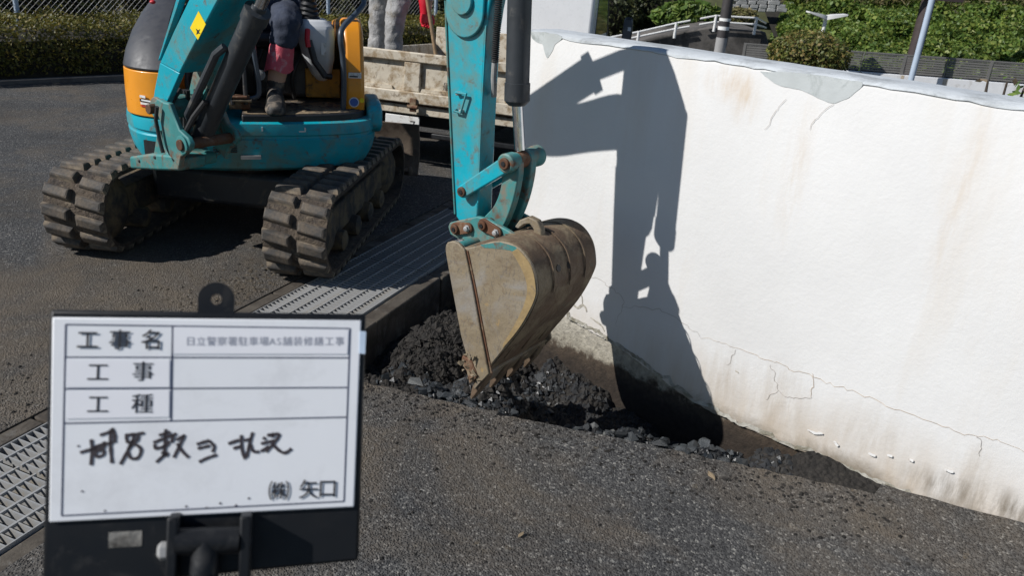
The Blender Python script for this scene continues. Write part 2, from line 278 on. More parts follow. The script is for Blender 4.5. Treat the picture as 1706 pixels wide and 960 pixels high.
def bucket_mat():
    m, t, bs, co = base_mat('mud_caked_bucket_steel')
    n = noise_n(t, co, 7, 7, 0.65, 0.3)
    r = ramp(t, [(0.25, (0.12, 0.095, 0.065)), (0.45, (0.215, 0.17, 0.11)), (0.6, (0.25, 0.205, 0.14)), (0.75, (0.165, 0.155, 0.14))]); t.links.new(n.outputs['Fac'], r.inputs[0])
    n2 = noise_n(t, co, 21, 7, 0.7, 0.6); r2 = ramp(t, [(0.55, 0.0), (0.66, 0.7)]); t.links.new(n2.outputs['Fac'], r2.inputs[0])
    c = mixc(t, r2.outputs[0], r.outputs[0], (0.13, 0.085, 0.05))
    mp = nd(t, 'ShaderNodeMapping'); mp.inputs['Rotation'].default_value = (0.2, 0.7, 0.4); mp.inputs['Scale'].default_value = (160, 12, 40); t.links.new(co, mp.inputs[0])
    n3 = noise_n(t, mp.outputs[0], 1.0, 3, 0.5, 1.2); r3 = ramp(t, [(0.57, 0.0), (0.63, 0.6)]); t.links.new(n3.outputs['Fac'], r3.inputs[0])
    c = mixc(t, r3.outputs[0], c, (0.13, 0.11, 0.09))
    n6 = noise_n(t, co, 5, 6, .6, .8); r6 = ramp(t, [(.52, 0.0), (.66, .75)]); t.links.new(n6.outputs['Fac'], r6.inputs[0]); c = mixc(t, r6.outputs[0], c, (.25, .235, .215))
    n7 = noise_n(t, co, 11, 7, .7, 1.5); r7 = ramp(t, [(.60, 0.0), (.68, .8)]); t.links.new(n7.outputs['Fac'], r7.inputs[0]); c = mixc(t, r7.outputs[0], c, (.33, .22, .09))
    t.links.new(c, bs.inputs['Base Color']); bs.inputs['Roughness'].default_value = 0.62
    n5 = noise_n(t, co, 60, 5, 0.7); bump(t, bs, n5.outputs['Fac'], 0.45, 0.005); return m
M['bucket'] = bucket_mat()
M['bucket_back'] = mat('rusty_mud_bucket_back', (0.12, 0.08, 0.05), 0.75, var=0.3, vsc=12, dirt=((0.21, 0.165, 0.105), 0.42, 10), dirt2=((0.06, 0.14, 0.125), 0.16, 6), bmp=(55, 0.6, 0.006))
M['bucket_edge'] = mat('yellow_mud_rim', (0.29, 0.205, 0.095), 0.8, var=0.2, vsc=20, dirt=((0.2, 0.15, 0.09), 0.3, 25), bmp=(60, 0.5, 0.004))
def glass():
    m, t, bs, co = base_mat('vehicle_glass'); bs.inputs['Base Color'].default_value = (0.03, 0.05, 0.06, 1); bs.inputs['Roughness'].default_value = 0.05
    bs.inputs['Transmission Weight'].default_value = 0.3; return m
M['glass'] = glass()

# ------------------------------------------------------------------ helpers: meshes and objects
WM = {}
def reg(o, mtx): WM[o.name] = mtx
def adopt(o, parent):
    if parent is not None:
        o.parent = parent; o.matrix_parent_inverse = WM[parent.name].inverted()
def tag(o, label=None, cat=None, group=None, kind=None):
    if label: o['label'] = label
    if cat: o['category'] = cat
    if group: o['group'] = group
    if kind: o['kind'] = kind
    return o
def thing(name, loc, label, cat, group=None):
    o = bpy.data.objects.new(name, None); COL.objects.link(o); o.location = loc; o.empty_display_size = 0.1
    reg(o, Matrix.Translation(V(loc))); return tag(o, label, cat, group)
def place(name, me, parent=None, mtx=None):
    o = bpy.data.objects.new(name, me); COL.objects.link(o)
    mtx = mtx or Matrix.Identity(4); o.matrix_basis = mtx; adopt(o, parent); reg(o, mtx); return o
def finish(o, bevel=0.0, smooth=True, seg=2, ang=35):
    me = o.data
    if smooth:
        me.shade_smooth(); me.set_sharp_from_angle(angle=R_(ang))
    if bevel:
        b = o.modifiers.new('bevel', 'BEVEL'); b.width = bevel; b.segments = seg; b.limit_method = 'ANGLE'; b.angle_limit = R_(38)
    return o
class MB:
    def __init__(s): s.v = []; s.f = []
    def add(s, vs, fs):
        k = len(s.v); s.v += [V(p) for p in vs]; s.f += [tuple(i+k for i in f) for f in fs]; return s
    def box(s, x0, x1, y0, y1, z0, z1, fr=None):
        fr = fr or XY
        P = [fr.p(x, y, z) for z in (z0, z1) for x, y in ((x0, y0), (x1, y0), (x1, y1), (x0, y1))]
        return s.add(P, [(3, 2, 1, 0), (4, 5, 6, 7), (0, 1, 5, 4), (1, 2, 6, 5), (2, 3, 7, 6), (3, 0, 4, 7)])
    def prism(s, poly, fr, d0, d1):
        n = len(poly); P = [fr.p(a, b, d0) for a, b in poly] + [fr.p(a, b, d1) for a, b in poly]
        return s.add(P, [tuple(range(n-1, -1, -1)), tuple(range(n, 2*n))] + [(i, (i+1) % n, n+(i+1) % n, n+i) for i in range(n)])
    def tube(s, path, r, seg=12, caps=True, closed=False):
        path = [V(p) for p in path]; n = len(path); rr = r if isinstance(r, (list, tuple)) else [r]*n
        rings = []; up = None
        for i, p in enumerate(path):
            a = path[(i-1) % n] if (i or closed) else p; b = path[(i+1) % n] if (i < n-1 or closed) else p
            t = (b-a).normalized()
            if up is None:
                up = V((0, 0, 1)) if abs(t.z) < 0.9 else V((1, 0, 0))
            x = t.cross(up).normalized(); y = x.cross(t).normalized(); up = y
            rings.append([p + (x*math.cos(q) + y*math.sin(q))*rr[i] for q in (2*math.pi*k/seg for k in range(seg))])
        vs = [q for g in rings for q in g]; fs = []
        for i in range(n if closed else n-1):
            j = (i+1) % n
            for k in range(seg):
                l = (k+1) % seg; fs.append((i*seg+k, i*seg+l, j*seg+l, j*seg+k))
        if caps and not closed: fs += [tuple(range(seg-1, -1, -1)), tuple((n-1)*seg+k for k in range(seg))]
        return s.add(vs, fs)
    def cyl(s, p0, p1, r0, r1=None, seg=20): return s.tube([p0, p1], [r0, r0 if r1 is None else r1], seg)
    def lathe(s, p0, axis, prof, seg=24):
        """profile = list of (distance along axis, radius)"""
        p0 = V(p0); axis = V(axis).normalized(); up = V((0, 0, 1)) if abs(axis.z) < 0.9 else V((1, 0, 0))
        x = axis.cross(up).normalized(); y = axis.cross(x); n = len(prof)
        vs = [p0 + axis*h + (x*math.cos(q)+y*math.sin(q))*r for h, r in prof for q in (2*math.pi*k/seg for k in range(seg))]
        fs = [(i*seg+k, (i+1)*seg+k, (i+1)*seg+(k+1) % seg, i*seg+(k+1) % seg) for i in range(n-1) for k in range(seg)]
        fs += [tuple(range(seg)), tuple((n-1)*seg+k for k in range(seg-1, -1, -1))]
        return s.add(vs, fs)
    def ball(s, c, rx, ry, rz, seg=14, rings=9, fr=None):
        fr = fr or Fr((0, 0, 0), (1, 0, 0), (0, 1, 0), Z); c = V(c); vs = []; fs = []
        for i in range(rings+1):
            th = math.pi*i/rings
            for k in range(seg):
                q = 2*math.pi*k/seg
                vs.append(c + fr.ex*(rx*math.sin(th)*math.cos(q)) + fr.ey*(ry*math.sin(th)*math.sin(q)) + fr.ez*(rz*math.cos(th)))
        for i in range(rings):
            for k in range(seg): fs.append((i*seg+k, (i+1)*seg+k, (i+1)*seg+(k+1) % seg, i*seg+(k+1) % seg))
        return s.add(vs, fs)
    def loft(s, rings, cap=True, closed=True):
        n = len(rings[0]); vs = [p for g in rings for p in g]; fs = []
        for i in range(len(rings)-1):
            for k in range(n if closed else n-1):
                l = (k+1) % n; fs.append((i*n+k, i*n+l, (i+1)*n+l, (i+1)*n+k))
        if cap: fs += [tuple(range(n-1, -1, -1)), tuple((len(rings)-1)*n+k for k in range(n))]
        return s.add(vs, fs)
    def mesh(s, name, m):
        me = bpy.data.meshes.new(name); me.from_pydata(s.v, [], s.f)
        bm = bmesh.new(); bm.from_mesh(me); bmesh.ops.recalc_face_normals(bm, faces=bm.faces); bm.to_mesh(me); bm.free()
        me.materials.append(m); return me
    def build(s, name, m, parent=None, bevel=0.0, smooth=True, label=None, mtx=None, seg=2):
        o = place(name, s.mesh(name, m), parent, mtx); finish(o, bevel, smooth, seg)
        if label: o['label'] = label
        return o
def circ(a, b, r, n=20, a0=0.0, a1=360.0): return [(a+r*math.cos(R_(a0+(a1-a0)*i/n)), b+r*math.sin(R_(a0+(a1-a0)*i/n))) for i in range(n+(0 if a1-a0 == 360 else 1))]
def nz(x, y, z=0.0): return noise.noise(V((x, y, z)))
def spline(pts, k=6):
    """Catmull-Rom through 2D or 3D points"""
    P = [V(p) if len(p) == 3 else V((p[0], p[1], 0)) for p in pts]; out = []
    for i in range(len(P)-1):
        p0, p1, p2, p3 = P[max(0, i-1)], P[i], P[i+1], P[min(len(P)-1, i+2)]
        for j in range(k):
            t = j/k; out.append(0.5*((2*p1) + (p2-p0)*t + (2*p0-5*p1+4*p2-p3)*t*t + (3*p1-p0-3*p2+p3)*t**3))
    out.append(P[-1]); return out if len(pts[0]) == 3 else [(p.x, p.y) for p in out]
def leaves(name, m, pts, size, parent=None, aspect=0.55, up=0.35, jit=0.4, out=None):
    """many small bent leaf faces; pts (n,3); size scalar; up = how far leaves face upward; out = optional outward normals"""
    n = len(pts); pts = np.asarray(pts, float)
    nr = np.random.normal(size=(n, 3)); nr[:, 2] += up*2
    if out is not None: nr += out*1.4
    nr /= np.linalg.norm(nr, axis=1)[:, None]
    t = np.random.normal(size=(n, 3)); t -= nr*np.sum(t*nr, axis=1)[:, None]; t /= np.linalg.norm(t, axis=1)[:, None]
    b = np.cross(nr, t); sz = size*(1+jit*np.random.uniform(-1, 1, n))[:, None]
    A = pts - t*sz*0.5; B = pts + b*sz*aspect*0.5 + nr*sz*0.06; Cc = pts + t*sz*0.5; D = pts - b*sz*aspect*0.5 + nr*sz*0.06
    vs = np.stack([A, B, Cc, D], 1).reshape(-1, 3)
    me = bpy.data.meshes.new(name); me.vertices.add(n*4); me.vertices.foreach_set('co', vs.ravel())
    me.loops.add(n*4); me.loops.foreach_set('vertex_index', np.arange(n*4)); me.polygons.add(n)
    me.polygons.foreach_set('loop_start', np.arange(n)*4); me.polygons.foreach_set('loop_total', np.full(n, 4)); me.update(calc_edges=True)
    me.materials.append(m); return place(name, me, parent)
def text_mesh(name, body, m, mtx, parent, size):
    cu = bpy.data.curves.new(name, 'FONT'); cu.body = body; cu.size = size; cu.align_x = 'CENTER'; cu.align_y = 'CENTER'
    o = bpy.data.objects.new(name+'_tmp', cu); COL.objects.link(o); bpy.context.view_layer.update()
    me = bpy.data.meshes.new_from_object(o.evaluated_get(bpy.context.evaluated_depsgraph_get())); bpy.data.objects.remove(o)
    me.materials.clear(); me.materials.append(m); return place(name, me, parent, mtx)
def gheight(x, y):
    """the lot falls away gently behind the digger, towards the back right"""
    s = x*0.5+y*0.87-5.2
    return -0.066*(math.sqrt(s*s+0.25)+s)*0.5 if s < 26 else -1.72
# ------------------------------------------------------------------ SECTION: ground, gutter, trench
GD = V((0.361, 0.9326, 0)); GN = V((0.9326, -0.361, 0))                 # gutter direction and its right side
GP = V((-1.085, 3.108, 0))                                              # a point on the grating's left edge
GW = 0.40
def gut(s, t, z=0.0): return GP + GD*s + GN*t + Z*z                     # s along, t across from the left edge
WP = V((0.721, 2.604, 0)); WD = V((0.782, -0.623, 0)).normalized(); WN = V((-0.623, -0.782, 0)).normalized()
WALL = Fr(WP, WD, Z, WN)                                                # white wall front: along, up, towards the viewer
WL, WR = -0.955, 4.2
# near edge of the dug trench, from the gutter to where it dies out against the wall
near = spline([tuple((gut(-0.60, GW+0.09)).xy), (-0.72, 2.585), (-0.484, 2.554), (-0.22, 2.48), (0.051, 2.407), (0.40, 2.325), (0.715, 2.246), (1.03, 2.165), (1.309, 2.096)], 14)
edge = []
for i, (x, y) in enumerate(near):
    k = 0.012*nz(x*22, y*22, 1)+0.006*nz(x*70, y*70, 2); edge.append((x, y+k))
g_end = 1.95
wl = WALL.p(WL, 0, -0.08); wr = WALL.p((1.309-WP.x)/WD.x+0.06, 0, -0.05)
hole = [tuple(gut(-2.225, -0.07).xy)] + [tuple(gut(g_end, -0.07).xy), tuple(gut(g_end, GW+0.07).xy), tuple(gut(0.95, GW+0.07).xy)]
far = spline([tuple(gut(0.95, GW+0.08).xy), (-0.12, 3.95), (0.04, 3.62), tuple(wl.xy)], 8)[1:]
hole += [(x+0.015*nz(x*20, y*20, 5), y) for x, y in far] + [tuple(wr.xy)] + edge[::-1] + [tuple(gut(-0.62, GW+0.07).xy), tuple(gut(-2.225, GW+0.07).xy)]
def flat_with_hole(outer, hole, z, skirt):
    bm = bmesh.new(); E = []
    loops = []
    for L in (outer, hole):
        vs = [bm.verts.new((x, y, z)) for x, y in L]; loops.append(vs)
        E += [bm.edges.new((vs[i], vs[(i+1) % len(vs)])) for i in range(len(vs))]
    bmesh.ops.triangle_fill(bm, use_beauty=True, use_dissolve=False, edges=E, normal=(0, 0, 1))
    hv = loops[1]; lo = [bm.verts.new((v.co.x+0.012*nz(v.co.x*30, v.co.y*30, 9), v.co.y+0.014*nz(v.co.x*33, v.co.y*33, 4)+0.006, z-skirt)) for v in hv]
    for i in range(len(hv)):
        j = (i+1) % len(hv); bm.faces.new((hv[i], hv[j], lo[j], lo[i]))
    bmesh.ops.recalc_face_normals(bm, faces=bm.faces)
    if sum(f.normal.z for f in bm.faces if abs(f.normal.z) > 0.9) < 0: bmesh.ops.reverse_faces(bm, faces=bm.faces)
    me = bpy.data.meshes.new('asphalt_ground'); bm.to_mesh(me); bm.free(); me.materials.append(M['asphalt']); return me
outer = [(-16, -8), (9, -8), (9, 0.2), (4.5, 1.4), (3.0, 3.2), (1.4, 4.4), (0.5, 5.1), (-0.4, 5.45), (-3.0, 6.2), (-16, 6.6)]
ground = place('ground', flat_with_hole(outer, hole, 0.0, 0.07)); tag(ground, 'worn dark asphalt of the parking lot', kind='structure')
# sloping ground behind: reaches past the far hillside
def sheet(name, xs, ys, fz, m, parent=None):
    vs = [(x, y, fz(x, y)) for y in ys for x in xs]; nx = len(xs)
    fs = [(j*nx+i, j*nx+i+1, (j+1)*nx+i+1, (j+1)*nx+i) for j in range(len(ys)-1) for i in range(len(xs)-1)]
    me = bpy.data.meshes.new(name); me.from_pydata(vs, [], fs); me.materials.append(m); me.shade_smooth(); return place(name, me, parent)
xs = [-80, -50, -30, -20] + [-16+0.5*i for i in range(65)] + [20, 30, 50, 80]
ys = [0.0+0.4*i for i in range(40)] + [17, 19, 22, 26, 30, 40, 60, 90, 140]
def backz2(x, y):
    return -0.75 if (-2.6 < x < 2.2 and y < 4.7) else gheight(x, y)-0.005
back = sheet('back_ground', xs, ys, backz2, M['asphalt']); tag(back, 'asphalt falling away behind the digger and the wall', kind='structure')
# asphalt fillet banked up against the wall, right of the trench
fs_ = []; rows = 26
mbf = MB(); prof = []
for i in range(rows):
    w = (1.25-WP.x)/WD.x + i*0.07; hgt = 0.125*min(1, max(0, i/9.0))**1.2
    a = [WALL.p(w, 0.001+hgt*(1-k)**1.5 + 0.006*nz(w*14, k*5), 0.004+0.42*k*(0.35+0.65*min(1, i/9.0))) for k in (0, 0.15, 0.3, 0.5, 0.75, 1.0)]
    a[-1].z = 0.0015; prof.append(a)
mbf.loft(prof, cap=False, closed=False); tag(mbf.build('asphalt_fillet', M['asphalt'], ground), 'asphalt banked up against the foot of the wall')
# crumbs and loose grit on the asphalt
def crumbs(name, m, pts, s0, s1, parent=None, flat=0.7):
    mb = MB()
    for (x, y, z) in pts:
        s = random.uniform(s0, s1); a = random.random()*6.28; q = [random.uniform(0.7, 1.3) for _ in range(6)]
        c, sn = math.cos(a), math.sin(a)
        L = [(s*q[0], 0, 0), (0, s*q[1], 0), (-s*q[2], 0, 0), (0, -s*q[3], 0)]
        vs = [V((x+c*p[0]-sn*p[1], y+sn*p[0]+c*p[1], z+s*0.1)) for p in L] + [V((x, y, z+s*flat*q[4]*1.2)), V((x, y, z-s*0.4))]
        mb.add(vs, [(0, 1, 4), (1, 2, 4), (2, 3, 4), (3, 0, 4), (1, 0, 5), (2, 1, 5), (3, 2, 5), (0, 3, 5)])
    return mb.build(name, m, parent, smooth=False)
P = []
for _ in range(1500):
    k = random.random()
    if k < 0.45:
        i = random.randrange(10, len(near)-2); x, y = near[i]; P.append((x+random.gauss(0, 0.05), y-abs(random.gauss(0, 0.12))-0.012, 0))
    elif k < 0.7: x, y = random.uniform(-0.6, 2.4), random.uniform(1.2, 2.2); P.append((x, y, 0))
    else: p = gut(random.uniform(-1.6, 2.2), -0.08-abs(random.gauss(0, 0.22))); P.append((p.x, p.y, 0))
P = [p for p in P if V((p[0]-WP.x, p[1]-WP.y, 0)).dot(WN) > 0.05]
tag(crumbs('loose_grit', M['soil'], P, 0.0025, 0.0085), 'crumbs of soil and grit strewn on the asphalt', 'grit', kind='stuff')
P = []
for _ in range(700):
    p = gut(random.gauss(0.1, 0.4), -0.1-abs(random.gauss(0, 0.16))); P.append((p.x, p.y, 0))
tag(crumbs('mud_clods', mat('yellowish_mud', (0.075, 0.06, 0.042), 0.95, var=0.5, vsc=30), P, 0.002, 0.011, flat=0.4), 'trodden mud clods beside the drain grating', 'mud', kind='stuff')

# gutter: concrete channel with side blocks
M['kerb'] = mat('soil_stained_concrete', (0.085, 0.072, 0.056), 0.9, var=0.25, dirt=((0.05, 0.04, 0.03), 0.5, 7), dirt2=((0.2, 0.19, 0.17), 0.22, 5), bmp=(60, 0.6, 0.006))
gutter = thing('drain_gutter', gut(0, 0.2, -0.35), 'concrete drain channel running under the steel gratings', 'drain')
gutter['kind'] = 'structure'; del gutter['category']
def gbox(mb, s0, s1, t0, t1, z0, z1):
    return mb.box(s0, s1, t0, t1, z0, z1, Fr(GP, GD, GN, Z))
gbox(MB(), -2.225, g_end, -0.068, GW+0.068, -0.42, -0.36).build('channel_bed', M['dark_concrete'], gutter)
s = -2.225; k = 0
while s < g_end-0.05:
    L = min(0.6, g_end-s)
    gbox(MB(), s+0.004, s+L-0.004, -0.069, -0.006, -0.36, -0.004).build('kerb_block', M['kerb'], gutter, bevel=0.006)
    gbox(MB(), s+0.004, s+L-0.004, GW+0.006, GW+0.085+0.006*(k % 2), -0.36, -0.006-0.004*(k % 3)).build('kerb_block', M['kerb'], gutter, bevel=0.008)
    gbox(MB(), s+0.004, s+L-0.004, -0.006, 0.016, -0.36, -0.036).build('grating_ledge', M['kerb'], gutter)
    gbox(MB(), s+0.004, s+L-0.004, GW-0.016, GW+0.006, -0.36, -0.036).build('grating_ledge', M['kerb'], gutter)
    s += 0.6; k += 1
# gratings: bearing bars across, rods along
GL = 0.995; pitch = 0.0255
bar_me = MB().box(-0.002, 0.002, 0.004, GW-0.004, -0.034, -0.003, Fr((0, 0, 0), GD, GN, Z)).mesh('bar', M['galv'])
rod_me = MB().box(0.0, GL, -0.0035, 0.0035, -0.012, -0.0015, Fr((0, 0, 0), GD, GN, Z)).mesh('cross_rod', M['galv'])
gnames = ['drain grating at the lower left, cropped by the photo edge and nearest the photographer', 'drain grating mostly hidden behind the white board',
          'bright sunlit drain grating just above the top edge of the white board', 'dark shaded drain grating beside the right track of the excavator']
starts = [-2.22 + i*1.003 for i in range(4)]
for i, s0 in enumerate(starts):
    L = GL if s0+GL < g_end else g_end-s0-0.01
    g = thing('drain_grating', gut(s0, GW/2, -0.034), gnames[i], 'grating', 'steel gratings along the drain')
    nb = int(L/pitch)
    for k in range(nb): place('bar', bar_me, g, Matrix.Translation(gut(s0+0.012+k*pitch, 0)))
    for t in (0.06, 0.13, 0.2, 0.27, 0.34):
        if L == GL: place('cross_rod', rod_me, g, Matrix.Translation(gut(s0, t)))
        else: gbox(MB(), s0, s0+L, t-0.0035, t+0.0035, -0.012, -0.0015).build('cross_rod', M['galv'], g)
    mb = MB(); gbox(mb, s0, s0+L, 0.0, 0.004, -0.034, -0.002); mb.build('frame_bar', M['galv'], g)
    mb = MB(); gbox(mb, s0, s0+L, GW-0.004, GW, -0.034, -0.002); mb.build('frame_bar', M['galv'], g)

# trench floor with the dug-out soil heap
def sm(a, b, x): t = max(0, min(1, (x-a)/(b-a))); return t*t*(3-2*t)
def neary(x):
    for (x0, y0), (x1, y1) in zip(near, near[1:]):
        if x0 <= x <= x1: return y0+(y1-y0)*(x-x0)/(x1-x0)
    return near[0][1] if x < near[0][0] else near[-1][1]
def tz(x, y):
    dn = y-neary(x)                                                    # distance in from the near edge
    # left of the bucket: soil shoulder and the heap falling to the gutter
    zl = -0.22 + 0.17*(1-sm(0.06, 0.32, dn))
    zl += 0.25*math.exp(-(((x+0.27)/0.2)**2 + ((y-3.0)/0.32)**2)) + 0.10*math.exp(-(((x+0.05)/0.3)**2 + ((y-3.2)/0.25)**2))
    # right of it: broken asphalt and soil, a shallow hollow, soil fallen against the wall
    dw = (x-WP.x)*WN.x+(y-WP.y)*WN.y
    zr = -0.19 + 0.15*(1-sm(0.09, 0.22, dn+0.04*nz(x*9, 1)))*sm(0.15, 0.30, x)
    zr += 0.05*math.exp(-(((x-0.19)/0.17)**2 + ((y-3.02)/0.12)**2)) + 0.06*math.exp(-(dw/.11)**2)*(1-sm(.3, .7, x))
    zr -= 0.07*math.exp(-(((x-0.14)/0.07)**2 + ((y-2.5)/0.1)**2))
    zr += 0.14*sm(0.78, 1.2, x)
    k = sm(0.02, 0.11, x+0.04*nz(y*8, 2)-0.35*max(0, y-2.72))
    z = zl*(1-k)+zr*k
    z += 0.034*nz(x*7, y*7, 3) + 0.034*nz(x*15, y*15, 8) + 0.013*nz(x*45, y*45, 2) + 0.007*nz(x*110, y*110, 6)
    z = min(z, 0.03 if dn > 0.2 else -0.012 + 0.008*nz(x*40, y*40, 1) + 0.2*max(0, dn-.03))
    return z + 0.27*math.exp(-(((x+0.03)/0.10)**2 + ((y-2.64)/0.12)**2))*sm(.02, .12, dn)     # added soil mound hidden by the bucket, keeps sun off the rubble
n_ = 200; xs = [-1.05+2.55*i/260 for i in range(261)]; ys = [1.95+2.2*i/220 for i in range(221)]
def tzc(x, y):
    dw = V((x-WP.x, y-WP.y, 0)).dot(WN)
    return tz(x, y)
trench = sheet('trench', xs, ys, tzc, M['soil'])
# keep only the part inside the dug area
bm = bmesh.new(); bm.from_mesh(trench.data)
dead = [v for v in bm.verts if v.co.y < neary(v.co.x)-0.07 or V((v.co.x-WP.x, v.co.y-WP.y, 0)).dot(WN) < -0.06 and v.co.x > -0.03 or (v.co-GP).dot(GN) < GW+0.05 or v.co.x > 1.42 or (v.co.x > 0.12 and v.co.y > 3.2)]
bmesh.ops.delete(bm, geom=dead, context='VERTS'); bm.to_mesh(trench.data); bm.free()
tag(trench, 'freshly dug dark soil trench along the foot of the white wall', kind='structure')
# crushed stone lying in the trench
def rock_mesh(i):
    rnd = random.Random(i); bm = bmesh.new()
    for _ in range(11):
        p = V((rnd.gauss(0, 1), rnd.gauss(0, 1), rnd.gauss(0, 1))).normalized(); p = V((p.x*1.0, p.y*rnd.uniform(0.6, 0.85), p.z*0.6)); bm.verts.new(p*0.5)
    bmesh.ops.convex_hull(bm, input=bm.verts); bmesh.ops.delete(bm, geom=[v for v in bm.verts if not v.link_faces], context='VERTS')
    me = bpy.data.meshes.new('stone'); bm.to_mesh(me); bm.free(); me.materials.append(M['stone']); return me
rocks = [rock_mesh(i) for i in range(12)]
def stone_spot(k):
    u = random.random()
    if u < 0.5:   x = random.uniform(0.18, 0.84); y = neary(x)+0.005+random.uniform(0, .15)
    elif u < 0.78: x = random.uniform(-0.30, 0.10); y = neary(x)+0.01+abs(random.gauss(0, 0.075))
    elif u < 0.88: x = random.gauss(0.12, 0.09); y = random.gauss(2.88, 0.08)
    else:          x = random.uniform(-0.5, 1.0); y = neary(x)+random.uniform(0.02, 0.35)
    return x, y
spots = [stone_spot(i) for i in range(1500)]
spots = [p for p in spots if V((p[0]-WP.x, p[1]-WP.y, 0)).dot(WN) > 0.03]
for i, (x, y) in enumerate(spots[:290]):
    s = random.uniform(0.022, 0.052) if random.random() < 0.85 else random.uniform(0.05, 0.075)
    z = tz(x, y)+s*random.uniform(0.05, 0.45); z = min(z, 0.004)
    mx = Matrix.Translation((x, y, z)) @ Matrix.Rotation(random.random()*6.28, 4, 'Z') @ Matrix.Rotation(random.uniform(-.7, .7), 4, 'X') @ Matrix.Diagonal((s, s, s*random.uniform(.8, 1.2), 1))
    place('stone', rocks[i % 12], trench, mx)
P = [(x, y, tz(x, y)) for x, y in spots[290:]]
o = crumbs('small_stones', M['stone'], P, 0.006, 0.016, trench, flat=0.8); o['kind'] = 'stuff'
P = [(x, y, tz(x, y)-.004) for x, y in ((random.uniform(-.25, .98), random.uniform(2.1, 3.15)) for _ in range(6500)) if y > neary(x)+0.015 and V((x-WP.x, y-WP.y, 0)).dot(WN) > .015 and (x > .02 or y < 2.72)]
o = crumbs('asphalt_rubble', M['rubble'], P, 0.006, 0.02, trench, flat=0.8); o['kind'] = 'stuff'
P = [(x, y, tz(x, y)) for x, y in ((random.gauss(-0.33, 0.15), random.gauss(2.9, 0.2)) for _ in range(1800)) if (V((x, y, 0))-GP).dot(GN) > GW+0.1 and y > neary(x)+0.01]
o = crumbs('soil_lumps', M['soil'], P, 0.004, 0.014, trench, flat=0.9); o['kind'] = 'stuff'
P = [(x, y, tz(x, y)) for x, y in ((random.uniform(-.6, .1), random.uniform(2.45, 3.2)) for _ in range(380)) if (V((x, y, 0))-GP).dot(GN) > GW+0.11 and y > neary(x)+0.03 and V((x-WP.x, y-WP.y, 0)).dot(WN) > .03]
o = crumbs('soil_clods', M['soil'], P, 0.012, 0.034, trench, flat=0.8); o['kind'] = 'stuff'
# scraps of white plaster on the heap behind the bucket
for i, (px, py, z, L) in enumerate([(955, 572, -0.06, [(-8, -10), (2, -22), (8, -14), (4, 2), (6, 18), (-2, 16), (-3, 0)]), (963, 598, -0.1, [(-14, -4), (-4, -8), (6, 0), (14, 2), (6, 9), (-2, 4)]), (922, 574, -0.05, [(-5, 4), (2, -8), (6, -3), (1, 6)])]):
    q = [ong(px+a, py+b, z-0.0012*b) for a, b in L]; c = sum(q, V())/len(q); mb = MB()
    mb.add(q + [p+V((-0.003, -0.004, 0.007)) for p in q], [tuple(range(len(q)))[::-1], tuple(range(len(q), 2*len(q)))] + [(k, (k+1) % len(q), len(q)+(k+1) % len(q), len(q)+k) for k in range(len(q))])
    tag(mb.build('plaster_scrap', M['paint_flake'], None), ['long upright scrap of white plaster behind the bucket', 'curled white plaster scrap at the foot of the wall behind the bucket', 'smallest white plaster scrap close to the bucket back'][i], 'scrap', 'broken plaster scraps')
# dead leaves and a stray brown chip on the asphalt
for i, (px, py, s, lab) in enumerate([(1185, 795, 0.02, 'curled pale dead leaf lying on asphalt in front of the trench'), (868, 893, 0.013, 'reddish brown dead leaf on the foreground asphalt')]):
    c = ong(px, py, 0.004); ang = random.random()*3; mb = MB(); L = spline([(-1, 0, 0.1), (-.4, .4, 0.25), (.3, .45, .2), (1, 0.05, .5)], 4); Rr = spline([(-1, 0, .1), (-.4, -.35, 0.3), (.3, -.4, .35), (1, 0.05, .5)], 4)
    f = lambda p: c + V((p.x*math.cos(ang)-p.y*math.sin(ang), p.x*math.sin(ang)+p.y*math.cos(ang), p.z))*s
    mid = [(a+b)*0.5-V((0, 0, .18)) for a, b in zip(L, Rr)]
    mb.loft([[f(p) for p in L], [f(p) for p in mid], [f(p) for p in Rr]], cap=False, closed=False)
    o = mb.build('dead_leaf', M['deadleaf']); o.modifiers.new('thick', 'SOLIDIFY').thickness = 0.0008; tag(o, lab, 'leaf')
# ------------------------------------------------------------------ SECTION: white wall
wall = thing('white_wall', WALL.p(1.5, -0.4, -0.08), 'long white plastered wall with cracks, grey patches and stained foot', 'wall')
WT, WH = 0.21, 1.226
core = MB().box(WL, WR, -0.6, WH-0.03, -WT, -0.012, WALL).build('wall_core', M['footing'], wall)
# plaster coat: ragged lower edge where the soil was dug away
low_px = [(868, 490), (905, 505), (935, 522), (950, 532), (985, 552), (1020, 572), (1050, 592), (1090, 622), (1160, 672), (1230, 706), (1300, 737), (1400, 779), (1450, 801), (1530, 834)]
low = spline(WALL.pts(low_px), 10); low = [(w, z+0.006*nz(w*30, 0, 3)+0.005*nz(w*80, 0, 5)) for w, z in low]
low = [(WL+0.002, low[0][1]+0.005)] + [p for p in low if p[0] > WL+0.01]
top = [(w, WH+0.0035*nz(w*4, 2)+0.002*nz(w*15, 1)) for w in [WR-(WR-WL)*i/90 for i in range(91)]]
front = low + [(low[-1][0]+0.05, -0.03), (WR, -0.03)] + top
mb = MB()
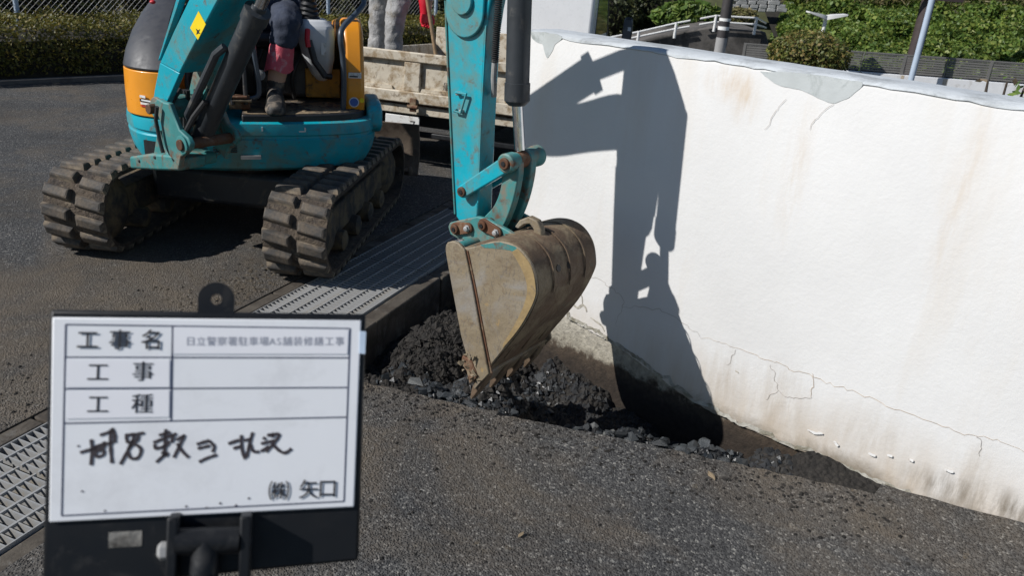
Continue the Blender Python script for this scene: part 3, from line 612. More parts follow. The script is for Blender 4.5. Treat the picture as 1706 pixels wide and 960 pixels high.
# strip mesh between lower edge and top, with rounded top and back
ws = sorted(set([p[0] for p in low] + [low[-1][0]+0.05+i*0.06 for i in range(int((WR-low[-1][0])/0.06))] + [WR]))
def interp(L, w):
    L = sorted(L)
    for (a, z0), (b, z1) in zip(L, L[1:]):
        if a <= w <= b: return z0+(z1-z0)*(w-a)/(b-a+1e-9)
    return -0.03 if w > L[-1][0] else L[0][1]
rings = []
for w in ws:
    zl = interp(low, w); zt = interp(top, w); b = -WT-0.004
    rings.append([WALL.p(w, zl, -0.0121), WALL.p(w, zl-0.002, 0.0), WALL.p(w, zl+0.02, 0.002), WALL.p(w, (zl+zt)/2, 0.0), WALL.p(w, zt-0.018, 0.0), WALL.p(w, zt-0.005, -0.005), WALL.p(w, zt, -0.018),
                  WALL.p(w, zt+0.003*nz(w*9, 7), -WT/2), WALL.p(w, zt-0.002, b+0.016), WALL.p(w, zt-0.02, b), WALL.p(w, 0.0, b), WALL.p(w, -0.4, b), WALL.p(w, -0.4, b+0.004), WALL.p(w, 0.9, b+0.006)])
mb.loft(rings, cap=True); mb.build('plaster_coat', M['plaster'], wall)
cap_r = []
for i in range(150):
    w = WL+.002+(WR-WL-.004)*i/149; zt = interp(top, w); lip_ = .006+.012*max(0, nz(w*5, 3))+.006*nz(w*22, 8)
    cap_r.append([WALL.p(w, zt-lip_, .0012), WALL.p(w, zt-.003, -.0005), WALL.p(w, zt+.004, -.014), WALL.p(w, zt+.005+.002*nz(w*12, 1), -WT*.5), WALL.p(w, zt+.003, -WT), WALL.p(w, zt-.012, -WT-.007), WALL.p(w, zt-.014, -WT*.5), WALL.p(w, zt-.016, -.012)])
MB().loft(cap_r).build('cement_cap', mat('pale_cement_cap', (.52, .55, .57), .85, var=.1, dirt=((.34, .36, .37), .36, 7), bmp=(40, .5, .005)), wall)
def wall_patch(name, pts, d, m, lab=None, jit=0.004):
    P = spline(WALL.pts(pts+[pts[0]]), 6)[:-1]; P = [(a+jit*nz(a*40, b*40, 1), b+jit*nz(a*40, b*40, 6)) for a, b in P]
    o = MB().prism(P, WALL, -0.004, d).build(name, m, wall); 
    if lab: o['label'] = lab
    return o
wall_patch('cement_patch', [(1266, 119), (1320, 120), (1400, 131), (1436, 139), (1418, 158), (1392, 171), (1368, 165), (1335, 150), (1295, 141)], 0.0012, M['patch'], 'grey cement repair under the top edge')
wall_patch('cement_patch', [(884, 52), (912, 54), (936, 60), (926, 74), (912, 96), (904, 74), (888, 66)], 0.0012, M['patch'], 'pale grey cement repair at the left end')
wall_foot = None
def ribbon(name, px, wd, m, fr=WALL, d=0.0032, parent=wall, k=6, jit=2.0):
    P = spline(px, k); P = [(x+jit*nz(x*.11, y*.11, 2), y+jit*nz(x*.11, y*.11, 7)) for x, y in P]
    Q = [V((*fr.px(x, y), 0)) for x, y in P]; n = len(Q); L, Rr = [], []
    for i, q in enumerate(Q):
        t = (Q[min(n-1, i+1)]-Q[max(0, i-1)]).normalized(); nn = V((-t.y, t.x, 0))
        w = wd*(0.35+0.65*math.sin(math.pi*min(1, max(0, (i+0.6)/(n+0.2))))**0.6)*(0.75+0.6*abs(nz(i*0.7, wd*999)))
        L.append(fr.p(*(q+nn*w*.5).xy, d)); Rr.append(fr.p(*(q-nn*w*.5).xy, d))
    o = MB().loft([L, Rr], cap=False, closed=False).build(name, m, parent); return o
cr = [[(968, 453), (990, 462), (1020, 480), (1035, 492), (1040, 512), (1030, 525), (1026, 545)], [(1040, 512), (1062, 510), (1085, 514), (1110, 520), (1140, 540), (1166, 558)], [(1226, 582), (1224, 592), (1213, 606)],
      [(1283, 608), (1292, 630), (1296, 650)], [(1296, 650), (1286, 660), (1275, 665)], [(1296, 650), (1312, 660), (1340, 664), (1352, 660)], [(1310, 165), (1292, 185), (1276, 215)], [(1390, 172), (1362, 195), (1348, 215)], [(1628, 728), (1636, 742), (1630, 760)]]
for c in cr: ribbon('crack', c, 0.0014, M['crack'], jit=5.0)
long_cr = [(1166, 558), (1190, 566), (1222, 577), (1270, 596), (1300, 607), (1330, 617), (1385, 640), (1440, 658), (1500, 684), (1570, 710), (1600, 720), (1650, 730), (1706, 750), (1760, 770)]
ribbon('crack', long_cr, 0.0013, M['crack_rust'], jit=6.0)
ribbon('crack', [(1352, 620), (1356, 640), (1350, 660)], 0.0016, M['crack_rust'], jit=5.0)
for c, w in [([(952, 503), (962, 512), (972, 508), (978, 520)], .012), ([(985, 530), (1000, 540), (1008, 551)], .008), ([(968, 490), (972, 505)], .006), ([(1225, 617), (1231, 622)], .006)]: ribbon('flaked_spot', c, w, M['footing'])
for k_ in range(len(low_px)-2):
    (x0_, y0_), (x1_, y1_) = low_px[k_+1], low_px[k_+2]
    if x0_ > 930: ribbon('exposed_render_edge', [(x0_, y0_-3), ((x0_+x1_)/2, (y0_+y1_)/2-6), (x1_, y1_-3)], .02, M['edge_render'], d=.0036, jit=7.0)
for c in [[(1346, 716), (1360, 720), (1372, 722)], [(1390, 733), (1398, 742)], [(1448, 754), (1460, 758)], [(1480, 757), (1488, 758)], [(1515, 764), (1523, 766)], [(1575, 782), (1590, 784)]]: ribbon('loose_flake', c, 0.011, M['paint_flake'], d=0.009)

# ------------------------------------------------------------------ SECTION: excavator
BOOM = Fr((0, 2.5, 0), (0.81915, -0.57358, 0), Z, (-0.57358, -0.81915, 0))       # plane of boom, arm and bucket: out along the reach, up, towards the viewer
ex = thing('mini_excavator', (-1.45, 4.2, 0), 'muddy turquoise and orange mini excavator digging beside the white wall', 'excavator')
def bprism(name, poly, d0, d1, m, bevel=0.004, parent=None, label=None): return MB().prism(poly, BOOM, d0, d1).build(name, m, parent or ex, bevel, label=label)
def bp(a, z, d=0.0): return BOOM.p(a, z, d)
def pin(a, z, d0, d1, r, m='pin', parent=None, name='pin'): return MB().cyl(bp(a, z, d0), bp(a, z, d1), r).build(name, M[m], parent or ex, bevel=0.003)
# --- boom
bw = 0.10
nl = BOOM.pts([(272, 184), (299, 122), (330, 62), (363, 0)], bw); nu = BOOM.pts([(314, 0), (289, 52), (266, 104), (257, 150), (254, 172), (258, 186)], bw)
ku, kl = nu[0], nl[-1]; dv = V((kl[0]-nl[-2][0], kl[1]-nl[-2][1], 0)).normalized()
leg_l = nl + [(kl[0]+dv.x*.12, kl[1]+dv.y*.12), (kl[0]+.22, 1.43)]; leg_u = [(kl[0]+.22, 1.50), (ku[0]+dv.x*.30, ku[1]+dv.y*.27), (ku[0]+dv.x*.15, ku[1]+dv.y*.15)] + nu
boom = bprism('boom', leg_l[1:]+leg_u[:-3], -bw, bw, M['teal'], 0.006)
fork = [nl[0], nl[1]] + nu[2:]
for d0, d1 in ((bw-.028, bw-.0005), (-bw+.0005, -bw+.028)): bprism('boom_foot_fork', fork, d0, d1, M['teal_worn'] if d0 < 0 else M['teal'], .004, boom)
bx0 = kl[0]+.18
bprism('boom_fore_section', spline([(bx0, 1.40), (-.95, 1.345), (-.75, 1.335), (-.60, 1.345), (-.443, 1.385), (-.30, 1.415)], 4)+[(-.18, 1.37), (-.11, 1.46)]+spline([(-.166, 1.52), (-.30, 1.53), (-.445, 1.485), (-.60, 1.44), (-.75, 1.435), (-.95, 1.465), (bx0, 1.50)], 4), -.045, .045, M['teal'], .005)
FT = BOOM.px(264, 180, bw)
tip = bprism('boom_side_plate', circ(FT[0], FT[1], .05, 18), -bw-.012, bw+.012, M['teal_worn'], 0.004)
# hose channel along the back of the boom
mb = MB()
hb = BOOM.pts([(262, 108), (279, 60), (303, 0)], bw); hv = V((hb[2][0]-hb[1][0], hb[2][1]-hb[1][1], 0)).normalized()
for k, off in enumerate((-.06, -.02, .025, .062)):
    mb.tube([bp(a+.004*(k % 2), z, off) for a, z in spline(hb+[(hb[2][0]+hv.x*.15, hb[2][1]+hv.y*.15), (hb[2][0]+hv.x*.3, hb[2][1]+hv.y*.26), (-.95, 1.50)], 6)], 0.013, 8)
mb.build('hydraulic_hoses', M['hose'], ex)
gp_ = BOOM.pts([(263, 101), (267, 96), (299, 0), (293, 0)], bw); gq = [gp_[0], gp_[1], gp_[2], (gp_[2][0]+hv.x*.15, gp_[2][1]+hv.y*.15), (gp_[3][0]+hv.x*.15, gp_[3][1]+hv.y*.15), gp_[3]]
bprism('hose_guard', gq, .07, .1, M['teal'], .002); bprism('hose_guard', gq, -.1, -.085, M['teal'], .002)
dm = BOOM.pts([(331, 18), (343, 40), (330, 66), (317, 46)], bw+.001)
dia = bprism('warning_sticker', dm, bw+.0005, bw+.002, M['yellow'], 0, boom, 'yellow diamond sticker with a small black figure')
mk = [(326, 47), (330, 50), (333, 48), (331, 53), (334, 56), (330, 55), (327, 57), (328, 52)]
bprism('printed_figure', BOOM.pts(mk, bw+.003), bw+.0022, bw+.003, M['ink'], 0, boom)
# --- boom cylinder
CF0, CF1 = BOOM.px(334, 232, 0), BOOM.px(437, 0, 0); c0, c1 = bp(*CF0), bp(*CF1); c2 = c1+(c1-c0)*.42
cd = (c1-c0).normalized()
MB().lathe(c0-cd*.03, cd, [(0, .03), (.03, .042), (.06, .042), (.065, .046), (.72, .046), (.725, .053), (.78, .053), (.785, .03), (.8, .028)], 24).build('boom_cylinder', M['cyl'], ex)
MB().cyl(c0+cd*.7, c2, .025).build('cylinder_rod', M['chrome'], ex)
sd = cd.cross(BOOM.ez).normalized()
g0 = c0-sd*.0
MB().tube([c0+cd*.08+BOOM.ez*.05-sd*.03, c0+cd*.12+BOOM.ez*.075-sd*.045, c0+cd*.48+BOOM.ez*.068-sd*.04, c0+cd*.53+BOOM.ez*.05-sd*.03], .017, 10).build('cylinder_pipe', M['cyl'], ex)
MB().tube([c0+cd*.02+BOOM.ez*.045, c0+cd*.05+BOOM.ez*.1-Z*.01, c0+cd*.16+BOOM.ez*.085, c0+cd*.25+BOOM.ez*.06], .013, 8).build('hydraulic_hose', M['hose'], ex)
MB().tube([c0+cd*.0+BOOM.ez*.06-BOOM.ex*.03, c0-BOOM.ex*.07+BOOM.ez*.09+Z*.05, c0-BOOM.ex*.10+BOOM.ez*.06+Z*.16, c0-BOOM.ex*.13+Z*.2], .011, 8).build('hydraulic_hose', M['hose'], ex)
# --- swing bracket carrying boom and cylinder
ck = BOOM.pts([(256, 170), (262, 164), (272, 170), (281, 172), (287, 188), (298, 216), (312, 229), (317, 240), (315, 250), (307, 258), (301, 262), (298, 279), (290, 268), (280, 258), (272, 240), (267, 205)], .13)
for d0, d1 in ((.104, .13), (-.13, -.104)): bprism('swing_bracket_cheek', ck, d0, d1, M['teal_worn'], .006)
cb = BOOM.pts([(262, 214), (272, 240), (282, 259), (297, 264), (297, 282), (270, 284), (255, 262)], .10)
bprism('swing_bracket_body', cb, -.1035, .1035, M['teal_worn'], .012)
sp0 = BOOM.pts([(214, 261), (250, 256), (284, 259), (298, 266), (297, 285), (262, 284), (216, 281)], .12)
bprism('swing_stop_plate', sp0, -.02, .118, M['teal_worn'], .01)
for x, y in ((232, 268), (258, 262)):
    a_, z_ = BOOM.px(x, y, .118); pin(a_, z_, .11, .122, .008, 'black', name='bolt')
mb = MB()
for k in range(7):
    x_ = 292+8*k; P_ = [bp(*BOOM.px(x_+3*math.sin(k), y_, -.02), -.05+.012*(k % 3)) for y_ in (150, 175, 205, 240)]; mb.tube(spline(P_, 4), .011, 8)
mb.build('hose_bundle', M['hose'], ex)
PA = BOOM.px(305, 241, .13); pin(FT[0], FT[1], -.15, .15, .022); pin(PA[0], PA[1], -.15, .15, .024)
MB().lathe(bp(PA[0], PA[1], .13), BOOM.ez, [(0, .04), (.008, .04), (.01, .034)], 20).build('pin_boss', M['teal_worn'], ex)
hh_ = [BOOM.px(x, y, .16) for x, y in ((258, 178), (256, 200), (262, 232), (268, 255))]
MB().tube([bp(a_, z_, .15) for a_, z_ in hh_], .009, 8).build('hydraulic_hose', M['hose'], ex)
# --- arm
aw = .039
arm_poly = [(-0.231, 0.655), (-0.245, 0.751), (-0.294, 1.165), (-0.314, 1.345), (-0.325, 1.500), (-0.330, 1.656), (-0.314, 1.734), (-0.251, 1.758), (-0.156, 1.737), (-0.119, 1.693), (-0.060, 1.587), (-0.052, 1.543), (-0.072, 1.505), (-0.119, 1.452), (-0.140, 1.335), (-0.148, 1.262), (-0.145, 0.990), (-0.136, 0.682), (-0.156, 0.628), (-0.198, 0.626)]
arm = MB().loft([[bp(a_+(.045 if a_ < -.2 else 0), z_, -aw) for a_, z_ in arm_poly], [bp(a_, z_, aw) for a_, z_ in arm_poly]]).build('arm', M['teal'], ex, .006)  # far side inset to narrow the arm's shadow on the wall
for dsg in (1, -1):
    L = [(-.228+.076*math.cos(R_(t)), 1.318+.076*math.sin(R_(t))) for t in range(180, 361, 12)] + [(-.152, 1.60), (-.2, 1.67), (-.30, 1.62)]
    if dsg < 0: L = [(a_+(.04 if a_ < -.2 else 0), z_) for a_, z_ in L]  # far plate follows the inset that thins the arm's shadow
    bprism('arm_pivot_plate', L, *sorted((dsg*(aw+.001), dsg*(aw+.012))), M['teal'], .004)
pin(-0.232, 1.349, -aw-.03, aw+.024, .04, 'teal', name='arm_pivot_boss')
# weld seam beads down both front edges
MB().tube([bp(-0.313, 1.344, aw+.001), bp(-0.294, 1.165, aw+.001), bp(-0.246, 0.770, aw+.001), bp(-0.232, 0.664, aw+.001)], .005, 6).build('weld_bead', M['teal_worn'], arm)
MB().tube([bp(-0.147, 1.287, aw), bp(-0.145, 0.990, aw), bp(-0.137, 0.726, aw)], .004, 6).build('weld_bead', M['teal'], arm)
# small stay bracket bolted on the arm's side
q = [bp(*BOOM.px(x, y, aw), aw+h) for x, y, h in [(764, 157, .0), (764, 153, .014), (782, 156, .014), (781, 157, .014), (772, 187, .014), (761, 184, .014), (761, 182, 0)]]
MB().tube(q, .0038, 8).build('bolted_stay', M['teal'], arm)
for x, y in [(765, 155), (771, 185)]:
    a, z = BOOM.px(x, y, aw); MB().lathe(bp(a, z, aw), BOOM.ez, [(0, .007), (.012, .007), (.014, .004)], 8).build('bolt', M['galv'], arm)
# hose guarded by a spring on the arm's outer side
hp = [bp(-.118+.004*math.sin(k), 1.42-.0075*k, .025) for k in range(40)]
hs = MB(); 
for k in range(40):
    hs.lathe(bp(-0.120, 1.427-.0062*k, .02), V((0, 0, -1)), [(0, .0105), (.0022, .0135), (.0044, .0105)], 10)
hs.build('spring_guarded_hose', M['hose'], ex)
MB().tube([bp(-0.120, 1.191, .02), bp(-0.120, 1.132, .02), bp(-0.122, 1.103, .012), bp(-0.130, 1.074, 0)], .0095, 10).build('hose_end_fitting', M['galv'], ex)
# --- bucket cylinder
MB().lathe(bp(-0.068, 1.558), bp(-0.038, 1.067)-bp(-0.068, 1.558), [(0, .02), (.02, .037), (.43, .037), (.431, .040), (.485, .040), (.49, .036), (.50, .026)], 28).build('bucket_cylinder', M['cyl'], ex)
MB().cyl(bp(-0.038, 1.076), bp(-0.012, 0.923), .0175, seg=20).build('cylinder_rod', M['chrome'], ex)
# --- linkage
KN = (-0.008, 0.892)
kn = MB().lathe(bp(*KN, .082), -BOOM.ez, [(0, .026), (.004, .031), (.042, .031), (.044, .028), (.055, .028), (.057, .024), (.10, .026), (.104, .030), (.15, .030), (.158, .035), (.178, .035), (.183, .024)], 28).build('link_knuckle', M['teal_worn'], ex)
pin(*KN, .08, .090, .019, parent=kn); MB().cyl(bp(*KN, .0895), bp(*KN, .0925), .008).build('pin_hole', M['darkplastic'], kn)
MB().lathe(bp(*KN, .028), -BOOM.ez, [(0, .022), (.003, .027), (.05, .027), (.053, .022)], 24).build('rod_eye', M['rust'], ex)
def strut(d0, d1):
    a0, z0 = (-0.185, 0.758); a1, z1 = KN; t = V((a1-a0, z1-z0, 0)).normalized(); n = V((-t.y, t.x, 0))
    ang0 = math.degrees(math.atan2(t.y, t.x)); P = circ(a0, z0, .022, 10, ang0+90, ang0+270) + circ(a1, z1, .026, 10, ang0-90, ang0+90)
    o = bprism('link_strut', P, d0, d1, M['teal'], .005)
    return o
st = strut(.044, .068); strut(-.068, -.044)
pin(-0.185, 0.758, -.074, .075, .017, parent=st); MB().cyl(bp(-0.185, 0.758, .0745), bp(-0.185, 0.758, .078), .008).build('pin_hole', M['darkplastic'], st)
hl = spline([(-0.041, 0.888), (-0.041, 0.806), (-0.062, 0.738), (-0.104, 0.683), (-0.119, 0.649)], 5); hr = spline([(-0.047, 0.623), (-0.012, 0.692), (0.012, 0.770), (0.023, 0.847), (0.021, 0.895)], 5)
bprism('curved_link', hl+hr, .018, .05, M['teal_worn'], .004); bprism('curved_link', hl+hr, -.05, -.018, M['teal_worn'], .004)
# --- bucket
BW = .168
bo = thing_part = None
side_px = [(745, 412), (748, 403), (757, 401), (766, 404), (775, 412), (790, 411), (830, 401), (865, 411), (888, 440), (896, 475), (893, 500), (870, 545), (828, 598), (800, 634), (786, 608), (772, 560), (757, 480), (747, 430)]
side = BOOM.pts(side_px, BW)
back_px = [(775, 412), (790, 408), (830, 400), (862, 408), (886, 436), (896, 475), (893, 502), (870, 547), (828, 600), (800, 634)]
prof = spline(BOOM.pts(back_px, BW), 10)
side = spline(BOOM.pts([(775, 412), (790, 411), (830, 401), (865, 411), (888, 440), (896, 475), (893, 500), (870, 545), (828, 598), (800, 634)], BW), 6) + spline(BOOM.pts([(786, 608), (772, 560), (757, 480), (747, 430), (745, 412), (748, 404), (757, 401), (766, 404)], BW), 4)
def shell(prof, d0, d1, th):
    mb = MB(); n = len(prof); inner = []
    for i, q in enumerate(prof):
        a, b = prof[max(0, i-1)], prof[min(n-1, i+1)]; t = V((b[0]-a[0], b[1]-a[1], 0)).normalized(); nn = V((-t.y, t.x, 0))
        inner.append((q[0]-nn.x*th, q[1]-nn.y*th))
    mb.prism(prof+inner[::-1], BOOM, d0, d1); return mb
bucket = shell(prof, -BW, BW-.004, .01).build('bucket', M['bucket_back'], ex); finish(bucket)
sp = bprism('bucket_side_plate', side, BW-.004, BW+.009, M['bucket'], .004); bprism('bucket_side_plate', side, -BW-.009, -BW-.0005, M['bucket'], .004)
# reinforcing strip along the mouth and the seam beside it
strip_px = [(745, 412), (748, 403), (757, 401), (766, 404), (777, 416), (790, 480), (802, 545), (817, 622), (806, 634), (797, 634), (784, 606), (771, 560), (756, 480), (747, 430)]
bprism('mouth_strip', BOOM.pts(strip_px, BW+.01), BW+.0095, BW+.019, M['bucket'], .003, sp)
bprism('mouth_strip', BOOM.pts(strip_px, BW+.01), -BW-.019, -BW-.0095, M['bucket'], .003)
seam = spline(BOOM.pts([(779, 418), (792, 480), (804, 545), (819, 622)], BW+.01), 6)
MB().tube([bp(a, z, BW+.009) for a, z in seam], .0045, 6).build('weld_seam', M['rust'], sp)
rim = spline(BOOM.pts([(862, 414), (884, 442), (892, 476), (889, 502), (866, 545), (838, 580)], BW+.01), 6)
rin = spline(BOOM.pts([(838, 574), (858, 540), (874, 505), (878, 476), (868, 446), (852, 420)], BW+.01), 6)
bprism('worn_rim', rim+rin, BW+.0092, BW+.0105, M['bucket_edge'], 0, sp)
# wear ribs round the back, drain holes
for d in (.085, -.01, -.10):
    rib = spline(BOOM.pts([(815, 401), (845, 401), (868, 412), (890, 440), (898, 475), (896, 500)], BW), 5)
    m2 = shell([(a*1.0+.0, z+.0) for a, z in rib], d-.003, d+.003, -.0028); m2.build('wear_rib', M['bucket_back'], bucket)
fine = spline(BOOM.pts(back_px, BW), 16)
for x, y in [(929, 448), (947, 441)]:
    best = min(((math.hypot(proj(bp(a_, z_, d_))[0]-x, proj(bp(a_, z_, d_))[1]-y), i_, d_) for i_, (a_, z_) in enumerate(fine) for d_ in [-.16+.01*k_ for k_ in range(30)] if 10 < i_ < len(fine)-10))
    i_, d_ = best[1], best[2]; q0, q1 = fine[i_-1], fine[i_+1]; tv_ = V((q1[0]-q0[0], q1[1]-q0[1], 0)).normalized(); nv = BOOM.ex*(-tv_.y)+Z*tv_.x
    nv = nv if nv.dot(CAM-bp(*fine[i_], d_)) > 0 else -nv
    MB().cyl(bp(*fine[i_], d_)-nv*.01, bp(*fine[i_], d_)+nv*.002, .0115, seg=16).build('drain_hole', M['hose'], bucket)
bprism('paint_remnant', BOOM.pts([(800, 408), (832, 403.5), (858, 411), (870, 424), (848, 417), (822, 414), (806, 413)], BW+.01), BW+.0091, BW+.0098, M['teal_worn'], 0, sp)
# wear strips along the flat bottom
t0, t1 = BOOM.px(893, 505, BW), BOOM.px(808, 626, BW); tv = V((t1[0]-t0[0], t1[1]-t0[1], 0)).normalized(); tn = V((-tv.y, tv.x, 0))
if tn.x < 0: tn = -tn
for d in (.10, .0, -.10):
    P = [(t0[0]+tv.x*s+tn.x*h, t0[1]+tv.y*s+tn.y*h) for s, h in ((.05, -.004), (.30, -.004), (.30, .007), (.05, .007))]
    bprism('wear_strip', P, d-.018, d+.018, M['bucket_back'], .002, bucket)
# cutting lip and teeth
lip = BOOM.px(800, 634, BW); tipv = V((BOOM.px(782, 668, BW)[0]-lip[0], BOOM.px(782, 668, BW)[1]-lip[1], 0)).normalized(); tq = V((-tipv.y, tipv.x, 0))
def lp(s, h): return (lip[0]+tipv.x*s+tq.x*h, lip[1]+tipv.y*s+tq.y*h)
bprism('cutting_lip', [lp(-.05, -.012), lp(.03, -.006), lp(.035, .004), lp(-.05, .016)], -BW-.015, BW+.015, M['bucket'], .002)
for d in (.155, .05, -.05, -.155):
    mb = MB(); rings = []
    for s, hw, hh in ((-.035, .02, .016), (.02, .021, .015), (.06, .017, .010), (.095, .012, .004)):
        rings.append([bp(*lp(s, hh+.002), d-hw), bp(*lp(s, hh+.002), d+hw), bp(*lp(s, -hh), d+hw), bp(*lp(s, -hh), d-hw)])
    mb.loft(rings); t = mb.build('bucket_tooth', M['bucket_back'], ex, .004)
# side cutter lug with caked mud
sc = BOOM.pts([(771, 592), (786, 600), (797, 628), (783, 640), (778, 618), (769, 606)], BW+.02)
bprism('side_cutter', sc, BW+.009, BW+.024, M['rust'], .004)
mb = MB(); rs = random.Random(4)
for k in range(26):
    a_, z_ = BOOM.px(rs.uniform(772, 795), rs.uniform(590, 632), BW+.02); s_ = rs.uniform(.003, .009); c_ = bp(a_, z_, BW+.02+rs.uniform(0, .01))
    pts_ = [c_+V((rs.gauss(0, 1), rs.gauss(0, 1), rs.gauss(0, 1)))*s_ for _ in range(4)]; mb.add(pts_, [(0, 1, 2), (0, 2, 3), (0, 3, 1), (1, 3, 2)])
mb.build('caked_mud', M['bucket'], ex, smooth=False)['kind'] = 'stuff'
MB().tube([bp(*BOOM.px(772, 412, BW-.02), BW-.004), bp(*BOOM.px(772, 412, BW-.02), -BW+.004)], .021, 18).build('mouth_tube', M['teal_worn'], ex)
# ears
ear = BOOM.pts([(749, 377), (752, 370), (770, 366), (797, 360), (812, 363), (850, 384), (872, 400), (858, 404), (800, 403), (782, 402), (765, 397), (753, 390)], .075)
e1 = bprism('bucket_ear', ear, .066, .084, M['teal_worn'], .004); bprism('bucket_ear', ear, -.084, -.066, M['teal_worn'], .004)
for (x0, y0), (x1, y1) in (((760, 381), (780, 380)), ((806, 375), (828, 387))):
    a0, z0 = BOOM.px(x0, y0, .09); a1, z1 = BOOM.px(x1, y1, .09); t = V((a1-a0, z1-z0, 0)).normalized(); an = math.degrees(math.atan2(t.y, t.x))
    pl_ = bprism('pin_keeper', circ(a0, z0, .022, 8, an+90, an+270)+circ(a1, z1, .018, 8, an-90, an+90), .0845, .094, M['rust'], .002, e1)
    pin(a0, z0, -.09, .104, .016, parent=e1); MB().cyl(bp(a0, z0, .1035), bp(a0, z0, .107), .007).build('pin_hole', M['darkplastic'], e1)
    MB().lathe(bp(a1, z1, .094), BOOM.ez, [(0, .012), (.004, .012), (.0045, .009), (.012, .009), (.014, .005)], 6).build('bolt', M['galv'], e1)
# lifting hook on the bucket's top
hk = [(862, 401), (866, 386), (870, 372), (882, 364), (895, 370), (902, 384), (902, 398), (893, 398), (892, 384), (884, 376), (876, 380), (869, 392)]
bprism('lifting_hook', BOOM.pts([(858, 398), (872, 388), (890, 392), (892, 382), (885, 372), (876, 373), (866, 381), (860, 377), (868, 366), (883, 360), (897, 367), (904, 382), (905, 404)], 0.03), .014, .04, M['bucket'], .004)
bprism('top_stiffener', BOOM.pts([(840, 398), (905, 405), (925, 420), (905, 408), (860, 400)], 0.0), -.10, -.04, M['teal_worn'], .002)
# --- arm cylinder above the boom (out of the picture, throws the upper shadow)
ad = (bp(-.43, 1.645)-bp(-.76, 1.432)).normalized()
MB().lathe(bp(-.76, 1.432), ad, [(0, .02), (.02, .045), (.35, .045), (.351, .052), (.39, .052), (.393, .03)], 24).build('arm_cylinder', M['cyl'], ex)
MB().cyl(bp(-.435, 1.642), bp(-.25, 1.718), .025).build('cylinder_rod', M['chrome'], ex)
bprism('cylinder_lug', [(-.84, 1.40), (-.70, 1.40), (-.73, 1.45), (-.77, 1.47), (-.81, 1.45)], -.06, .06, M['teal'], .006)
# --- undercarriage
TD = V((0.065, 0.998, 0)).normalized(); TN = V((TD.y, -TD.x, 0))         # along the tracks (away), to the right
TL_, RF, RB, TW = 1.62, .19, .18, .29                                   # overall length, front and rear radius, width
def track_path(step):
    y0, y1 = RF, TL_-RB; pts = []
    top = y1-y0
    segs = [('t', math.hypot(top, RF-RB)), ('b', math.pi*RB), ('l', top), ('f', math.pi*RF)]
    total = sum(q for _, q in segs); n = int(round(total/step)); out = []
    for k in range(n):
        d = total*k/n
        if d < segs[0][1]:
            f = d/segs[0][1]; r = RF+(RB-RF)*f; out.append((y0+top*f, 2*r, (0, 1))); continue
        d -= segs[0][1]
        if d < segs[1][1]:
            a = math.pi/2-d/RB; out.append((y1+RB*math.cos(a), RB+RB*math.sin(a), (math.cos(a), math.sin(a)))); continue
        d -= segs[1][1]
        if d < segs[2][1]: out.append((y1-d, 0, (0, -1))); continue
        d -= segs[2][1]; a = -math.pi/2-d/RF; out.append((y0+RF*math.cos(a), RF+RF*math.sin(a), (math.cos(a), math.sin(a))))
    return out
LUGH = .026
def lug_mesh():
    mb = MB(); rings = []
    for h, w, s in ((-.004, .066, .030), (LUGH*.6, .063, .026), (LUGH*.9, .059, .021), (LUGH, .052, .015)):       # height, half length, half width: chevron block
        rings.append([(-w, -s+.010, h), (w, -s-.012, h), (w*1.02, s-.012, h), (-w, s+.010, h)])
    mb.loft([[V(p) for p in r] for r in rings]); me = mb.mesh('tread_lug', M['rubber']); return me
lug_me = lug_mesh()
def make_track(base, side, lab):
    fr = Fr(base + Z*LUGH, TD, Z, TN)
    path = [(y, z) for y, z, n in track_path(.03)]
    mb = MB(); inner = []
    for y, z, n in track_path(.03): inner.append((y-n[0]*.022, z-n[1]*.022))
    n = len(path); rings = []
    for i in range(n+1):
        (a, b), (c, d) = path[i % n], inner[i % n]; rings.append([fr.p(a, b, -TW/2), fr.p(a, b, TW/2), fr.p(c, d, TW/2), fr.p(c, d, -TW/2)])
    mb.loft(rings, cap=False); tr = mb.build('rubber_track', M['belt'], ex, label=lab)
    for row in (-1, 1):
        P = track_path(.092)
        for k, (y, z, nn) in enumerate(P):
            if row > 0:                                                # stagger the right row by half a pitch
                y2, z2, n2 = P[(k+1) % len(P)]; y, z = (y+y2)/2, (z+z2)/2; q = V((nn[0]+n2[0], nn[1]+n2[1])).normalized(); nn = (q.x, q.y)
            N = (TD*nn[0]+Z*nn[1]).normalized(); X = TN*(-row); Yv = N.cross(X)
            p = fr.p(y, z, row*.080)
            place('tread_lug', lug_me, tr, Matrix(((X.x, Yv.x, N.x, p.x), (X.y, Yv.y, N.y, p.y), (X.z, Yv.z, N.z, p.z), (0, 0, 0, 1))))
    # frame and wheels between the belt runs
    MB().prism([(RF*.6, RF*.55), (TL_-RB*.8, RB*.55), (TL_-RB*.8, RB*1.35), (RF*.8, RF*1.35)], fr, -.075, .075).build('track_frame', M['roller'], ex, .01)
    for yy, rr, zz, nm in [(RF, RF-.03, RF, 'front_idler'), (TL_-RB, RB-.028, RB, 'drive_sprocket')]:
        c = fr.p(yy, zz, -.11); MB().lathe(c, TN, [(0, rr*.5), (.03, rr*.9), (.05, rr), (.17, rr), (.19, rr*.9), (.22, rr*.5)], 24).build(nm, M['roller'], ex)
    for k in range(4):
        c = fr.p(.42+.25*k, .075, -.12); MB().lathe(c, TN, [(0, .03), (.01, .052), (.05, .055), (.19, .055), (.23, .052), (.24, .03)], 16).build('track_roller', M['roller'], ex)
    return tr
TB = V((-.995, 3.36, 0)); TBL = V((-2.05, 3.47, 0))
make_track(TB, 1, 'dusty right track in sunlight'); make_track(TBL, -1, 'muddy left track')
cf = Fr((TB+TBL)*.5 + TD*.85, TN, TD, Z)
